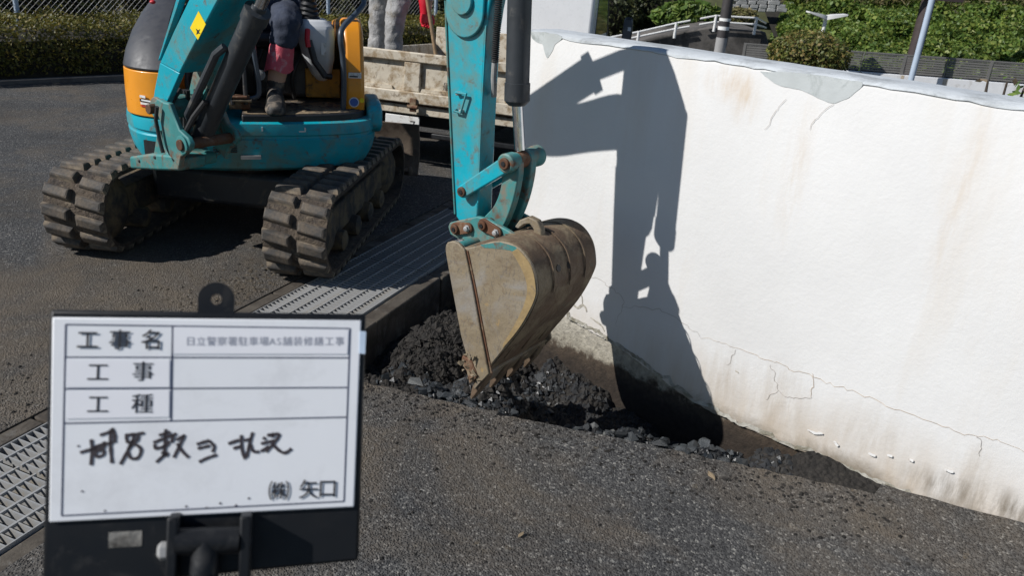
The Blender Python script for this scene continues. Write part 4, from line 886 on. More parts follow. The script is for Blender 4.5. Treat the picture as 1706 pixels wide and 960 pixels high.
MB().box(-.42, .42, -.32, .36, .17, .36, cf).build('undercarriage_frame', M['black'], ex, .03)
MB().lathe(cf.p(0, 0, .36), Z, [(0, .33), (.02, .36), (.07, .36), (.1, .33)], 32).build('slew_ring', M['black'], ex)
# dozer blade behind the tracks
bl = Fr((TB+TBL)*.5+TD*(TL_+.30), TN, TD, Z)
mb = MB(); rings = [[bl.p(x, y, z) for y, z in ((.0, .05), (.05, .18), (.035, .30), (.0, .40), (-.018, .40), (.017, .30), (.03, .18), (-.02, .05))] for x in (-.66, .70)]
mb.loft(rings); mb.build('dozer_blade', M['blade'], ex, .005)
for s in (-.3, .3): MB().tube([bl.p(s, -.45, .22), bl.p(s*1.1, .0, .2)], .05, 8).build('blade_arm', M['black'], ex)
mb = MB(); rs = random.Random(8)
for k in range(22):
    x = rs.uniform(.15, .68); mb.ball(bl.p(x, -.03, .06+rs.uniform(0, .05)), rs.uniform(.015, .04), .03, rs.uniform(.015, .035), 7, 5)
mb.build('caked_mud', M['blade'], ex)

# --- upper body: local axes forward / towards the operator's right (left in the photo) / up
BETA = R_(18); BO = V((-1.475, 4.36, -.045))
BF = V((math.sin(BETA), -math.cos(BETA), 0)); BRt = V((-math.cos(BETA), -math.sin(BETA), 0))
BD = Fr(BO, BRt, BF, Z)                                                # p(right, forward, up)
def foot_print(sc=1.0, dz=0.0):
    """rounded plan of the slewing body"""
    P = spline([(-.60, -.30), (-.63, .10), (-.605, .33), (-.52, .455), (-.36, .515), (-.15, .55), (.10, .56), (.34, .535), (.50, .47), (.585, .35), (.62, .15), (.60, -.3), (.48, -.6), (.2, -.74), (-.2, -.74), (-.48, -.6), (-.60, -.30)], 5)[:-1]
    return [(a*sc, b*sc) for a, b in P]
rings = []
for z, sc in ((.435, .86), (.455, .92), (.52, .97), (.575, .99), (.605, .995), (.612, .985), (.622, .985), (.63, 1.0), (.66, 1.0), (.685, .995), (.692, .96)):
    rings.append([BD.p(a, b, z) for a, b in foot_print(sc)])
MB().loft(rings).build('body_skirt', M['teal'], ex)
# panel gap near the right front corner, louvres, rating plate, chips in the paint
def skirt_pt(r, z, off=.004):
    P = foot_print(.985); best = min((q for q in P if q[1] > 0), key=lambda q: abs(q[0]-r)); 
    F = sorted([q for q in P if q[1] > .3], key=lambda q: q[0])
    for (a, b), (c, d) in zip(F, F[1:]):
        if a <= r <= c: return BD.p(r, b+(d-b)*(r-a)/(c-a+1e-9)+off, z)
    return BD.p(best[0], best[1]+off, z)
def skirt_strip(name, r0, r1, z0, z1, m, th=.004):
    mb = MB(); n = 6; rings = [[skirt_pt(r0+(r1-r0)*k/n, z0, -.02), skirt_pt(r0+(r1-r0)*k/n, z0, th+.006), skirt_pt(r0+(r1-r0)*k/n, z1, th+.006), skirt_pt(r0+(r1-r0)*k/n, z1, -.02)] for k in range(n+1)]
    mb.loft(rings); return mb.build(name, m, ex)
for k in range(5): skirt_strip('louvre_slot', .09, .20, .545+.011*k, .5495+.011*k, M['darkplastic'])
skirt_strip('rating_plate', -.02, .075, .512, .53, M['galv'])
skirt_strip('paint_chip', -.035, -.028, .652, .672, M['plate_white']); skirt_strip('paint_chip', -.235, -.205, .646, .652, M['plate_white']); skirt_strip('paint_chip', -.238, -.231, .646, .668, M['plate_white'])
skirt_strip('paint_chip', .555, .565, .645, .665, M['plate_white'])
skirt_strip('swing_recess_shade', .40, .52, .50, .58, M['darkplastic'], 0)  # flush dark strip, its colour stands in for a shaded opening
# floor plate with a dark front band
fl = spline([(-.56, .32), (-.50, .42), (-.36, .485), (-.15, .525), (.06, .54)], 5)
MB().prism(fl+[(.06, -.1), (-.56, -.1)], BD, .68, .725).build('floor_edge', M['black'], ex, .006)
fl2 = [(a*.97, b-.012) for a, b in fl]
MB().prism(fl2+[(.05, -.1), (-.54, -.1)], BD, .7235, .7285).build('floor_plate', M['floor'], ex)
mb = MB(); rs = random.Random(3)
for k in range(60):
    a, b = rs.uniform(-.5, -.05), rs.uniform(.2, .46); s = rs.uniform(.006, .018)
    if b < .50-.5*max(0, -a-.3): mb.ball(BD.p(a, b, .729), s, s*1.3, s*.3, 6, 4)
mb.build('floor_mud', M['floor'], ex)['kind'] = 'stuff'
# front left corner (photo): orange panel, charcoal hood above
cl = spline([(.60, .20), (.592, .34), (.545, .43), (.47, .485), (.40, .505)], 5)
def corner(z, k=1.0, back=.0): return [BD.p(.3+(a-.3)*k, b*k-back, z) for a, b in cl] + [BD.p(.32, .3-back, z), BD.p(.32, .0, z), BD.p(.57*k, .0, z)]
MB().loft([corner(.695), corner(.70, 1.0), corner(.80, 1.0), corner(.905, .99)]).build('orange_corner_panel', M['orange'], ex, .004)
MB().loft([corner(.91, .985), corner(.918, .99), corner(.98, .95, .03), corner(1.06, .86, .09), corner(1.13, .74, .15), corner(1.2, .58, .22), corner(1.25, .42, .27)]).build('charcoal_hood', M['hood'], ex, .004)
def stick(name, r, f, z, w, h, m, parent=ex):
    c = BD.p(r, f, z); return MB().box(-w/2, w/2, -h/2, h/2, 0, .0025, Fr(c, BRt*-1, Z, BF)).build(name, m, parent)
# decals on the corner panel
pc = (skirt_pt(.50, .76, .012)+skirt_pt(.46, .76, .012))*.5
nrm = (skirt_pt(.46, .7, 0)-skirt_pt(.54, .7, 0)).normalized(); ft = nrm.cross(Z); ft = ft if ft.dot(BF) > 0 else -ft
df = Fr(pc+ft*.006, nrm, Z, ft)
for (x, y, w, h, mm) in [(-.02, .03, .035, .011, 'plate_white'), (0, .012, .08, .013, 'ink'), (.006, .014, .07, .007, 'plate_white'), (.004, -.002, .08, .009, 'plate_white'), (0, -.014, .078, .005, 'red')]:
    MB().box(x-w/2, x+w/2, y-h/2, y+h/2, 0, .002+.0006*(x != 0)+.0004*(mm == 'red'), df).build('decal_strip', M[mm], ex)
MB().ball(BD.p(.44, .27, 1.20), .014, .014, .01, 10, 6).build('hood_knob', M['red'], ex)
# right rear (photo): tall orange side cover with stickers
cv = spline([(-.545, .16, .745), (-.545, .40, .745)], 1)
prof_side = [(-.05, .68), (.33, .68), (.355, .72), (.35, .84), (.32, .98), (.27, 1.10), (.22, 1.15), (.15, 1.165), (-.05, 1.15), (-.45, 1.1), (-.5, .68)]
SIDE = Fr(BO, BF, Z, BRt*-1)                                            # forward, up, outward on the photo's right
MB().prism(prof_side, SIDE, .445, .55).build('orange_side_cover', M['orange'], ex, .022, seg=3)
MB().prism([(.27, 1.00), (.31, 1.01), (.29, 1.06), (.26, 1.115), (.23, 1.135), (.22, 1.09), (.25, 1.05)], SIDE, .437, .4445).build('yellow_tag', M['yellow'], ex)
tf = Fr(SIDE.p(.35, .80, .50), BRt*-1, Z, BF)
MB().lathe(SIDE.p(.356, .765, .493), BF, [(0, .026), (.002, .026)], 22).build('round_sticker', M['plate_white'], ex)
MB().lathe(SIDE.p(.3582, .765, .493), BF, [(0, .021), (.0015, .021)], 22).build('round_sticker_print', mat('blue_print', (0.05, 0.12, 0.4), .5), ex)
MB().lathe(SIDE.p(.356, .775, .533), BF, [(0, .013), (.002, .013)], 16).build('round_sticker', M['yellow'], ex)
MB().box(-.035, .03, .088, .115, .0, .012, tf).build('label_plate', M['plate_white'], ex)
MB().box(-.03, .012, .093, .10, .0125, .0132, tf).build('label_print', M['ink'], ex)
# teal end piece behind it
MB().prism([(.15, .62), (.32, .60), (.38, .64), (.375, .73), (.33, .76), (.15, .78)], SIDE, .56, .64).build('corner_guard', M['teal'], ex, .02, seg=3)
# engine cover and seat box behind
MB().box(-.5, .55, -.62, -.18, .70, 1.08, BD).build('engine_cover', M['hood'], ex, .06, seg=3)
MB().box(-.42, .22, -.2, .14, .745, 1.0, BD).build('seat_box', M['black'], ex, .02)
MB().box(-.44, -.26, .13, .165, .75, .90, BD).build('seat_box_panel', mat('dirty_orange_panel', (.42, .2, .02), .6, dirt=((.12, .08, .04), .35, 20)), ex, .006)
mb = MB(); mb.box(-.36, .14, -.22, .2, 1.0, 1.08, BD); mb.box(-.34, .12, -.3, -.2, 1.05, 1.5, BD); mb.build('seat', M['darkplastic'], ex, .035, seg=3)
# control console with joystick bellows on the photo's right, and its twin
def console(sg, r0):
    con = MB(); rings = []
    for z, r, f, w, d in ((.84, -.03, .16, .02, .03), (.88, -.025, .17, .05, .07), (.97, -.01, .185, .08, .10), (1.06, 0, .19, .092, .115), (1.12, 0, .19, .088, .11), (1.155, 0.01, .185, .06, .08)):
        rings.append([BD.p(r0+r+x*w, f+y*d, z) for x, y in ((-1, -.6), (-.6, -1), (.6, -1), (1, -.6), (1, .6), (.6, 1), (-.6, 1), (-1, .6))])
    c = con.loft(rings).build('control_console', M['grey'], ex, .012, seg=3)
    bz = [(0, .05), (.012, .054), (.02, .044), (.032, .05), (.042, .04), (.054, .046), (.064, .036), (.078, .042), (.09, .03), (.11, .036), (.13, .024), (.2, .018), (.24, .024), (.31, .022), (.32, .012)]
    MB().lathe(BD.p(r0+.03, .19, 1.15), Z+BF*.1, bz, 18).build('joystick', M['darkplastic'], c)
    return c
c1_ = console(1, -.315)
MB().box(-.36, -.335, .285, .303, .99, 1.05, BD).build('console_sticker', M['plate_white'], c1_)
MB().tube([BD.p(-.27, .30, 1.11), BD.p(-.265, .33, 1.07), BD.p(-.27, .34, 1.03)], .013, 10).build('safety_lever', M['red'], ex)
MB().tube([BD.p(-.275, .31, 1.06), BD.p(-.30, .33, .96), BD.p(-.35, .33, .89), BD.p(-.38, .31, .885)], .016, 10).build('lever_bar', M['black'], ex)
# handrail: up from the floor, bent back at the top
hr_ = spline([BD.p(-.435, .37, .727), BD.p(-.44, .38, .86), BD.p(-.435, .38, 1.0), BD.p(-.425, .385, 1.08), BD.p(-.44, .35, 1.135), BD.p(-.525, .22, 1.20), BD.p(-.57, .12, 1.245), BD.p(-.53, .02, 1.29), BD.p(-.41, -.05, 1.30), BD.p(-.36, -.06, 1.25)], 5)
MB().tube(hr_, .0145, 12).build('handrail', M['blue_steel'], ex)
# foot guard frame, travel levers and pedals in front of the seat
MB().tube(spline([BD.p(.0, .44, 1.14), BD.p(-.01, .44, 1.0), BD.p(-.025, .44, .84), BD.p(.0, .44, .79), BD.p(.12, .44, .785), BD.p(.15, .44, .82)], 4), .0125, 10).build('foot_guard', M['blue_steel'], ex)
for r in (.04, .10): MB().tube([BD.p(r, .46, .76), BD.p(r, .44, 1.0), BD.p(r-.01, .38, 1.25)], .011, 10).build('travel_lever', M['black'], ex)
for r, z in ((.075, .775), (.055, .76), (.22, .775)): MB().box(r-.045, r+.045, .42, .51, z-.01, z+.002, Fr(BO, BRt, BF+Z*.06, Z)).build('pedal', M['rust'] if z > .77 else M['floor'], ex, .004)
MB().box(-.10, -.085, .30, .33, .745, .95, BD).build('lock_post', M['grey'], ex, .004)
MB().box(.10, .32, .25, .31, .73, 1.12, BD).build('front_bulkhead', M['black'], ex, .02)
for k, (r0, f0, z0, r1, f1, z1) in enumerate([(-.02, .2, .74, -.05, .24, 1.0), (.06, .22, .74, .02, .2, 1.02), (.16, .33, .74, .22, .36, .96), (.25, .34, .72, .3, .36, .92), (-.2, .18, .75, -.24, .2, .98)]):
    MB().tube(spline([BD.p(r0, f0, z0), BD.p((r0+r1)/2+.03, f0+.05, (z0+z1)/2), BD.p(r1, f1, z1)], 5), .011, 8).build('control_hose', M['hose'], ex)
MB().lathe(BD.p(-.03, .16, .86), BF, [(0, .028), (.01, .028), (.012, .02)], 16).build('round_switch', M['grey'], ex)
MB().box(.02, .12, .40, .46, .735, .80, BD).build('pedal_bracket', M['rust'], ex, .006)
# ------------------------------------------------------------------ SECTION: people
FOLD = bpy.data.textures.new('cloth_folds', 'CLOUDS'); FOLD.noise_scale = .055; FOLD.noise_depth = 2
def skin_part(name, joints, edges, m, parent, sub=2, label=None):
    """one continuous surface grown round a skeleton: joints = [(point, radius)], edges between joint indices"""
    me = bpy.data.meshes.new(name); me.from_pydata([p for p, r in joints], edges, []); me.materials.append(m)
    o = place(name, me, parent); md = o.modifiers.new('skin', 'SKIN'); md.use_smooth_shade = True
    for i, (p, r) in enumerate(joints):
        sv = me.skin_vertices[0].data[i]; sv.radius = (r, r) if not isinstance(r, tuple) else r; sv.use_root = (i == 0)
    ss = o.modifiers.new('sub', 'SUBSURF'); ss.levels = sub; ss.render_levels = sub
    if name in ('trousers', 'jacket', 'shirt'):
        s3 = o.modifiers.new('sub2', 'SUBSURF'); s3.levels = 1; s3.render_levels = 1
        dp = o.modifiers.new('folds', 'DISPLACE'); dp.texture = FOLD; dp.texture_coords = 'GLOBAL'; dp.strength = .032; dp.mid_level = .5
    if label: o['label'] = label
    return o
def chain(name, pts, m, parent, sub=2): return skin_part(name, pts, [(i, i+1) for i in range(len(pts)-1)], m, parent, sub)
def hand(root, name, wrist, d, palm_n, m, curl=0.9, grip=None):
    """palm and five separate bent fingers; d = along the hand, palm_n = out of the palm"""
    d = V(d).normalized(); palm_n = V(palm_n); palm_n = (palm_n-d*palm_n.dot(d)).normalized(); sx = d.cross(palm_n)
    mb = MB(); w = V(wrist)
    rings = [[w+d*s+sx*(x*hw)+palm_n*(y*hh) for x, y in ((-1, -.5), (-.6, -1), (.6, -1), (1, -.5), (1, .5), (.6, 1), (-.6, 1), (-1, .5))] for s, hw, hh in ((-.02, .028, .022), (.02, .036, .02), (.06, .044, .018), (.09, .043, .015))]
    mb.loft(rings)
    for k, (x, L) in enumerate(((-.033, .062), (-.011, .074), (.011, .07), (.033, .055))):
        p = w+d*.085+sx*x; a = 0.25; pts = [p]
        for s in (.42, .32, .26):
            p = p + (d*math.cos(a)+palm_n*math.sin(a))*L*s*1.1; pts.append(p); a += curl
        mb.tube(pts, [.0095, .009, .0085, .0065], 8)
    p = w+d*.03-sx*.034; mb.tube([p, p-sx*.022+d*.022+palm_n*.012, p-sx*.02+d*.05+palm_n*.03, p-sx*.008+d*.07+palm_n*.042], [.012, .011, .0095, .007], 8)
    return mb.build(name, m, root)
def head(root, c, face, hairm, helmet=None):
    """head with eyes, nose, mouth, ears; returns nothing"""
    face = V(face).normalized(); sx = face.cross(Z).normalized(); up = sx.cross(face).normalized(); fr = Fr(c, sx, face, up); mb = MB()
    rings = []
    for z, w, f0, f1 in ((-.115, .028, .02, .07), (-.10, .045, .0, .085), (-.06, .062, -.055, .092), (-.02, .07, -.085, .092), (.02, .074, -.095, .094), (.06, .07, -.09, .085), (.095, .05, -.065, .055), (.112, .02, -.03, .02)):
        rings.append([fr.p(w*math.cos(q), (f0+f1)/2+(f1-f0)/2*math.sin(q), z) for q in (2*math.pi*k/16 for k in range(16))])
    mb.loft(rings); mb.tube([fr.p(0, .09, .01), fr.p(0, .105, -.02), fr.p(0, .112, -.035), fr.p(0, .095, -.045)], [.007, .011, .014, .008], 8)
    for s in (-1, 1): mb.ball(fr.p(s*.074, -.005, -.005), .008, .018, .03, 10, 6, fr)
    h = mb.build('head', M['skin'], root)
    for s in (-1, 1): MB().ball(fr.p(s*.03, .087, .008), .012, .006, .006, 10, 6, fr).build('eye', M['hair'], h)
    MB().ball(fr.p(0, .088, -.065), .022, .006, .006, 10, 6, fr).build('mouth', M['pink'], h)
    mb = MB(); rings = []
    for z, w, f0, f1 in ((-.04, .068, -.095, -.02), (0, .08, -.108, .05), (.05, .08, -.106, .085), (.1, .058, -.08, .06), (.125, .02, -.03, .02)):
        rings.append([fr.p(w*math.cos(q), (f0+f1)/2+(f1-f0)/2*math.sin(q), z) for q in (2*math.pi*k/16 for k in range(16))])
    mb.loft(rings); mb.build('hair', M['hair'], root)
    if helmet:
        mb = MB(); rings = []
        for z, w in ((.03, .125), (.04, .118), (.06, .112), (.11, .098), (.15, .07), (.168, .02)): rings.append([fr.p(w*.9*math.cos(q), w*1.1*math.sin(q)+(.04 if z < .045 and math.sin(q) > .3 else 0), z) for q in (2*math.pi*k/24 for k in range(24))])
        mb.loft(rings); mb.build('helmet', helmet, root)
def boot(root, ankle, toe, m, zf):
    a = V(ankle); t = V(toe); d = (t-a); d.z = 0; d.normalize(); sx = d.cross(Z); mb = MB(); rings = []
    for s, w, z1 in ((-.075, .03, .05), (-.06, .04, .10), (-.02, .043, .13), (.03, .045, .12), (.08, .047, .085), (.13, .049, .062), (.175, .043, .05), (.2, .025, .035)):
        c = V((a.x, a.y, zf))+d*s; rings.append([c+sx*(w*x)+Z*(z1*z) for x, z in ((-1, .02), (1, .02), (1.05, .3), (.75, .85), (.3, 1), (-.3, 1), (-.75, .85), (-1.05, .3))])
    mb.loft(rings); return mb.build('boot', m, root, .008, seg=3)

# --- operator in the seat: navy trousers, pink gaiters, black boots
op = thing('person', BD.p(-.12, .0, 1.08), 'operator in navy work trousers and pink gaiters seated on the excavator', 'person')
hipc = BD.p(-.09, -.02, 1.15)
kneeL, ankL = BD.p(-.165, .35, 1.14), BD.p(-.10, .36, .82)               # the leg on the photo's right
kneeR, ankR = BD.p(.16, .36, 1.12), BD.p(.20, .38, .82)
hL, hR = hipc+BRt*-.09, hipc+BRt*.09
nk = hipc+Z*.50+BF*.06; shL, shR = nk+BRt*-.19-Z*.05, nk+BRt*.19-Z*.05
elL, elR = shL+BF*.10-Z*.27+BRt*-.06, shR+BF*.10-Z*.27+BRt*.06
wrL, wrR = BD.p(-.34, .20, 1.43), BD.p(.28, .2, 1.40)
J = [(hipc, .13), (hipc+Z*.2+BF*.02, .125), (nk-Z*.1, .14), (nk, .062), (nk+Z*.08, .055), (shL, .07), (elL, .05), (wrL, .034), (shR, .07), (elR, .05), (wrR, .034), (hL, .095), (kneeL, .062), (ankL, .045), (hR, .095), (kneeR, .062), (ankR, .045)]
skin_part('body', J, [(0, 1), (1, 2), (2, 3), (3, 4), (2, 5), (5, 6), (6, 7), (2, 8), (8, 9), (9, 10), (0, 11), (11, 12), (12, 13), (0, 14), (14, 15), (15, 16)], M['skin'], op)
def mid(a, b, t): return a*(1-t)+b*t
TJ = [(hipc, .15), (hL, .115), (mid(hL, kneeL, .5), .10), (mid(hL, kneeL, .88), .078), (kneeL+BF*.02, .072), (mid(kneeL, ankL, .25), .074), (mid(kneeL, ankL, .38), .07), (hR, .115), (mid(hR, kneeR, .5), .10), (kneeR+BF*.02, .082), (mid(kneeR, ankR, .4), .078)]
skin_part('trousers', TJ, [(0, 1), (1, 2), (2, 3), (3, 4), (4, 5), (5, 6), (0, 7), (7, 8), (8, 9), (9, 10)], M['jean'], op)
JJ = [(hipc+Z*.05, .155), (hipc+Z*.25, .15), (nk-Z*.09, .16), (nk-Z*.01, .075), (shL, .088), (elL, .062), (mid(elL, wrL, .9), .045), (shR, .088), (elR, .062), (mid(elR, wrR, .9), .045)]
skin_part('jacket', JJ, [(0, 1), (1, 2), (2, 3), (2, 4), (4, 5), (5, 6), (2, 7), (7, 8), (8, 9)], M['jacket'], op)
def gaiter(k, a, top):
    ax = (a-k).normalized(); sx = BRt; rings = []
    for s, w, fl in ((.26, .05, 0), (.30, .06, .004), (.42, .062, .0), (.54, .066, .004), (.66, .071, .012), (.68, .06, .0)):
        c = mid(k, a, s); rings.append([c+sx*(math.cos(q)*w*(1.0+.12*nz(q*2, s*9, top)))+BF*(math.sin(q)*w*(1.0+.14*nz(q*2, s*9, top+5)))-Z*(fl*(1+math.cos(q*3))) for q in (2*math.pi*j/18 for j in range(18))])
    MB().loft(rings).build('gaiter', M['pink'], op)
gaiter(kneeL, ankL, 0); gaiter(kneeR, ankR, 3)
skin_part('boot_shaft', [(mid(kneeL, ankL, .72), .05), (ankL, .047), (ankL-Z*.04, .045)], [(0, 1), (1, 2)], M['boot'], op)
skin_part('boot_shaft', [(mid(kneeR, ankR, .72), .05), (ankR, .047), (ankR-Z*.04, .045)], [(0, 1), (1, 2)], M['boot'], op)
boot(op, ankL, ankL+BF, M['boot'], .728-.045); boot(op, ankR, ankR+BF, M['boot'], .728-.045)
hand(op, 'hand', wrL, BF*.7-Z*.3+BRt*.1, -Z+BF*.2, M['skin']); hand(op, 'hand', wrR, BF*.7-Z*.3, -Z+BF*.2, M['skin'])
head(op, nk+Z*.2+BF*.03, BF+V((.3, 0, -.25)), M['hair'], M['helmet'])

# ------------------------------------------------------------------ SECTION: small truck behind, worker on its bed
TH = R_(14); TF = V((math.sin(TH), math.cos(TH), 0)); TS = V((math.cos(TH), -math.sin(TH), 0))
TO = V((-.66, 5.62, 0))
tp = R_(3.2); TFv = (TF*math.cos(tp)-Z*math.sin(tp)); TU = TS.cross(TFv).normalized(); TU = TU if TU.z > 0 else -TU
TR = Fr(TO+V((0, 0, -.03)), TS, TFv, TU)                                 # p(right, forward, up) from the tailgate's foot
tk = thing('small_truck', TO+TF*1.5, 'small white truck with a muddy cream tailgate parked behind the wall', 'truck')
HW = .74
def tbox(name, x0, x1, y0, y1, z0, z1, m, bev=.006, parent=tk): return MB().box(x0, x1, y0, y1, z0, z1, TR).build(name, m, parent, bev)
tg = tbox('tailgate', -HW, HW, .012, .03, .50, .825, M['cream'], .003)
tbox('tailgate_top_rail', -HW, HW, -.022, .0115, .775, .842, M['cream'], .008, tg)
tbox('tailgate_bottom_rail', -HW, HW, -.035, .0115, .495, .575, M['cream'], .008, tg)
for x0, x1 in ((-HW, -.66), (-.225, -.105), (.2, .32), (.66, HW)): tbox('tailgate_stiffener', x0, x1, -.017, .0115, .5755, .7745, M['cream'], .006, tg)
for x in (-.45, .05, .5):
    MB().prism([(x-.15, .577), (x+.14, .577), (x+.13, .60), (x-.14, .60)], Fr(TR.o, TS, TU, TFv*-1), -.0115, .008).build('tailgate_ledge', M['cream'], tg)
tbox('rear_sill', -HW, HW, .0, .05, .415, .475, M['cream'], .006)
for x in (-.16, .30):
    h = tbox('tailgate_hinge', x, x+.05, -.05, -.036, .44, .535, M['rust'], .006, tg); MB().cyl(TR.p(x-.012, -.052, .475), TR.p(x+.062, -.052, .475), .014).build('hinge_pin', M['rust'], h)
tbox('bed_floor', -HW+.02, HW-.02, .031, 1.95, .455, .495, M['rust'], .003)
for s in (-1, 1): tbox('bed_side', s*HW-.015, s*HW+.015, .035, 1.95, .44, .80, M['cream'] if s < 0 else M['pale_concrete'], .006)
tbox('bed_front_panel', -HW, HW, 1.955, 1.985, .44, .95, M['cream'], .006)
# lettering worn on the tailgate
for k, ch in enumerate('最大積載量'):
    p = TR.p(.09+.062*k, -.0002, .63); mx = Matrix(((TS.x, TU.x, -TFv.x, p.x), (TS.y, TU.y, -TFv.y, p.y), (TS.z, TU.z, -TFv.z, p.z), (0, 0, 0, 1)))
    text_mesh('lettering', ch, M['ink'], mx, tg, .062)
# chassis, wheels, lamps, number plate
tbox('chassis', -.38, .38, .10, 2.6, .32, .45, M['darkplastic'], .01)
def wheel(x, y):
    c = TR.p(x, y, .235); w = MB().lathe(c-TS*.07, TS, [(0, .13), (.005, .2), (.02, .24), (.12, .24), (.135, .2), (.14, .13)], 28).build('wheel', M['hose'], tk)
    MB().lathe(c+TS*(.05 if x > 0 else -.085), TS, [(0, .06), (.01, .125), (.03, .13), (.035, .1)], 20).build('rim', M['galv'], w)
for x in (-.60, .60):
    for y in (.62, 2.45): wheel(x, y)
npl = tbox('number_plate', -.36, -.10, -.0, .008, .27, .40, M['plate_white'], .003)
for k, ch in enumerate('・・・7'):
    if ch == '7':
        p = TR.p(-.15, -.0006, .335); mx = Matrix(((TS.x, TU.x, -TFv.x, p.x), (TS.y, TU.y, -TFv.y, p.y), (TS.z, TU.z, -TFv.z, p.z), (0, 0, 0, 1))); text_mesh('lettering', ch, M['ink'], mx, npl, .09)
tbox('bumper_bar', -.60, .62, .06, .10, .25, .29, M['darkplastic'], .008)
tbox('mud_flap', .52, .72, .33, .34, .12, .42, M['hose'], .003); tbox('mud_flap', -.72, -.52, .33, .34, .12, .42, M['hose'], .003)
# load of soil and a pale sheet of rubble on the bed
mb = MB(); rs = random.Random(5)
for k in range(40): mb.ball(TR.p(rs.uniform(-.1, .55), rs.uniform(.2, 1.6), .5+rs.uniform(0, .12)), rs.uniform(.06, .15), rs.uniform(.06, .15), rs.uniform(.05, .12), 8, 6)
o = mb.build('soil_load', M['soil'], None, smooth=False); tag(o, 'heap of dark soil lying on the truck bed', 'soil', kind='stuff')
# cab
cabp = [(2.02, .42), (2.02, 1.50), (2.12, 1.60), (2.55, 1.60), (2.72, 1.52), (2.98, 1.02), (3.06, .92), (3.08, .40)]
CAB = Fr(TR.o, TFv, TU, TS)
cab = MB().prism(cabp, CAB, -.68, .70).build('cab', M['white_paint'], tk, .03, seg=3)
for s, d0, d1 in ((1, .7005, .706), (-1, -.686, -.6805)):
    MB().prism([(2.22, 1.0), (2.22, 1.45), (2.5, 1.47), (2.66, 1.42), (2.86, 1.03)], CAB, d0, d1).build('side_window', M['glass'], cab)
    MB().prism([(2.70, 1.46), (2.75, 1.40), (2.96, 1.0), (2.92, .96)], CAB, d0, d1+.004*s*0).build('front_pillar_trim', M['darkplastic'], cab)
MB().prism([(2.735, 1.49), (2.745, 1.50), (2.99, 1.04), (2.98, 1.03)], CAB, -.6, .62).build('windscreen', M['glass'], cab)
for k in range(7): MB().box(2.035+.018*k, 2.043+.018*k, 1.36, 1.44, .7005, .706, CAB).build('vent_slot', M['darkplastic'], cab)
for s in (1, -1):
    x = s*.70
    MB().tube([TR.p(x, 2.9, .84), TR.p(x+s*.08, 2.95, .83), TR.p(x+s*.17, 2.98, .87), TR.p(x+s*.19, 2.98, .93)], .011, 8).build('mirror_arm', M['darkplastic'], tk)
    mr = MB(); rings = []
    for y, k in ((0, .9), (.02, 1), (.05, .95), (.075, .6)): rings.append([TR.p(x+s*.19+.05*k*math.copysign(abs(math.cos(q))**.6, math.cos(q)), 2.965+y, 1.06+.13*k*math.copysign(abs(math.sin(q))**.6, math.sin(q))) for q in (2*math.pi*j/20 for j in range(20))])
    mo = mr.loft(rings).build('wing_mirror', M['darkplastic'], tk)
    MB().box(x+s*.19-.04, x+s*.19+.04, 2.960, 2.9645, .955, 1.165, TR).build('mirror_glass', M['blue_steel'], mo, .002)
    if s > 0: MB().box(x+.195, x+.228, 2.957, 2.9598, 1.06, 1.095, TR).build('mirror_sticker', M['plate_white'], mo)

# --- worker shovelling on the bed: light grey trousers, one red glove
wk = thing('person', TR.p(-.37, .62, .495), 'worker in light grey trousers standing on the truck bed with a shovel', 'person')
fz = TR.p(-.37, .62, .495).z
aL, aR = V(at(621, 85, 6.28)), V(at(657, 85, 6.2)); aL.z = fz+.09; aR.z = fz+.09
kL, kR = aL+V((.035, .03, .40)), aR+V((.0, -.05, .40))
hp_ = (aL+aR)*.5+V((.05, .12, .86)); h1, h2 = hp_+V((-.09, .02, -.03)), hp_+V((.09, -.02, -.03))
nk2 = hp_+V((.28, -.12, .38)); s1, s2 = nk2+V((-.12, .14, -.06)), nk2+V((.12, -.14, -.08))
gl = V(at(708, 30, 6.12)); e2 = s2+V((-.02, -.05, -.27)); e1 = s1+V((.05, .05, -.25)); w1 = gl+V((.02, .1, .36)); w2 = gl+V((0, 0, .05))
JB = [(hp_, .12), (hp_*.5+nk2*.5, .125), (nk2-(nk2-hp_)*.2, .13), (nk2, .06), (nk2+V((.07, -.03, .07)), .055), (s1, .066), (e1, .047), (w1, .032), (s2, .066), (e2, .047), (w2, .032), (h1, .09), (kL, .058), (aL, .042), (h2, .09), (kR, .058), (aR, .042)]
EB = [(0, 1), (1, 2), (2, 3), (3, 4), (2, 5), (5, 6), (6, 7), (2, 8), (8, 9), (9, 10), (0, 11), (11, 12), (12, 13), (0, 14), (14, 15), (15, 16)]
skin_part('body', JB, EB, M['skin'], wk)
tj = [(hp_, .145), (h1, .112), (mid(h1, kL, .5), .098), (kL, .074), (mid(kL, aL, .3), .068), (mid(kL, aL, .55), .073), (mid(kL, aL, .8), .066), (aL-Z*.02, .072), (h2, .112), (mid(h2, kR, .5), .098), (kR, .074), (mid(kR, aR, .3), .068), (mid(kR, aR, .55), .073), (mid(kR, aR, .8), .066), (aR-Z*.02, .072)]
skin_part('trousers', tj, [(i, i+1) for i in range(7)]+[(0, 8)]+[(i, i+1) for i in range(8, 14)], M['greycloth'], wk)
skin_part('shirt', [(hp_+V((.02, 0, .03)), .148), (hp_*.5+nk2*.5, .148), (nk2-(nk2-hp_)*.18, .155), (nk2, .075), (s1, .084), (e1, .06), (mid(e1, w1, .85), .046), (s2, .084), (e2, .06), (mid(e2, w2, .8), .046)], [(0, 1), (1, 2), (2, 3), (2, 4), (4, 5), (5, 6), (2, 7), (7, 8), (8, 9)], M['palecloth'], wk)
boot(wk, aL, aL+V((.3, -1, 0)), M['boot'], fz); boot(wk, aR, aR+V((.5, -1, 0)), M['boot'], fz)
sh_t, sh_b = V(at(703, -60, 6.05)), V(at(727, 96, 6.0))
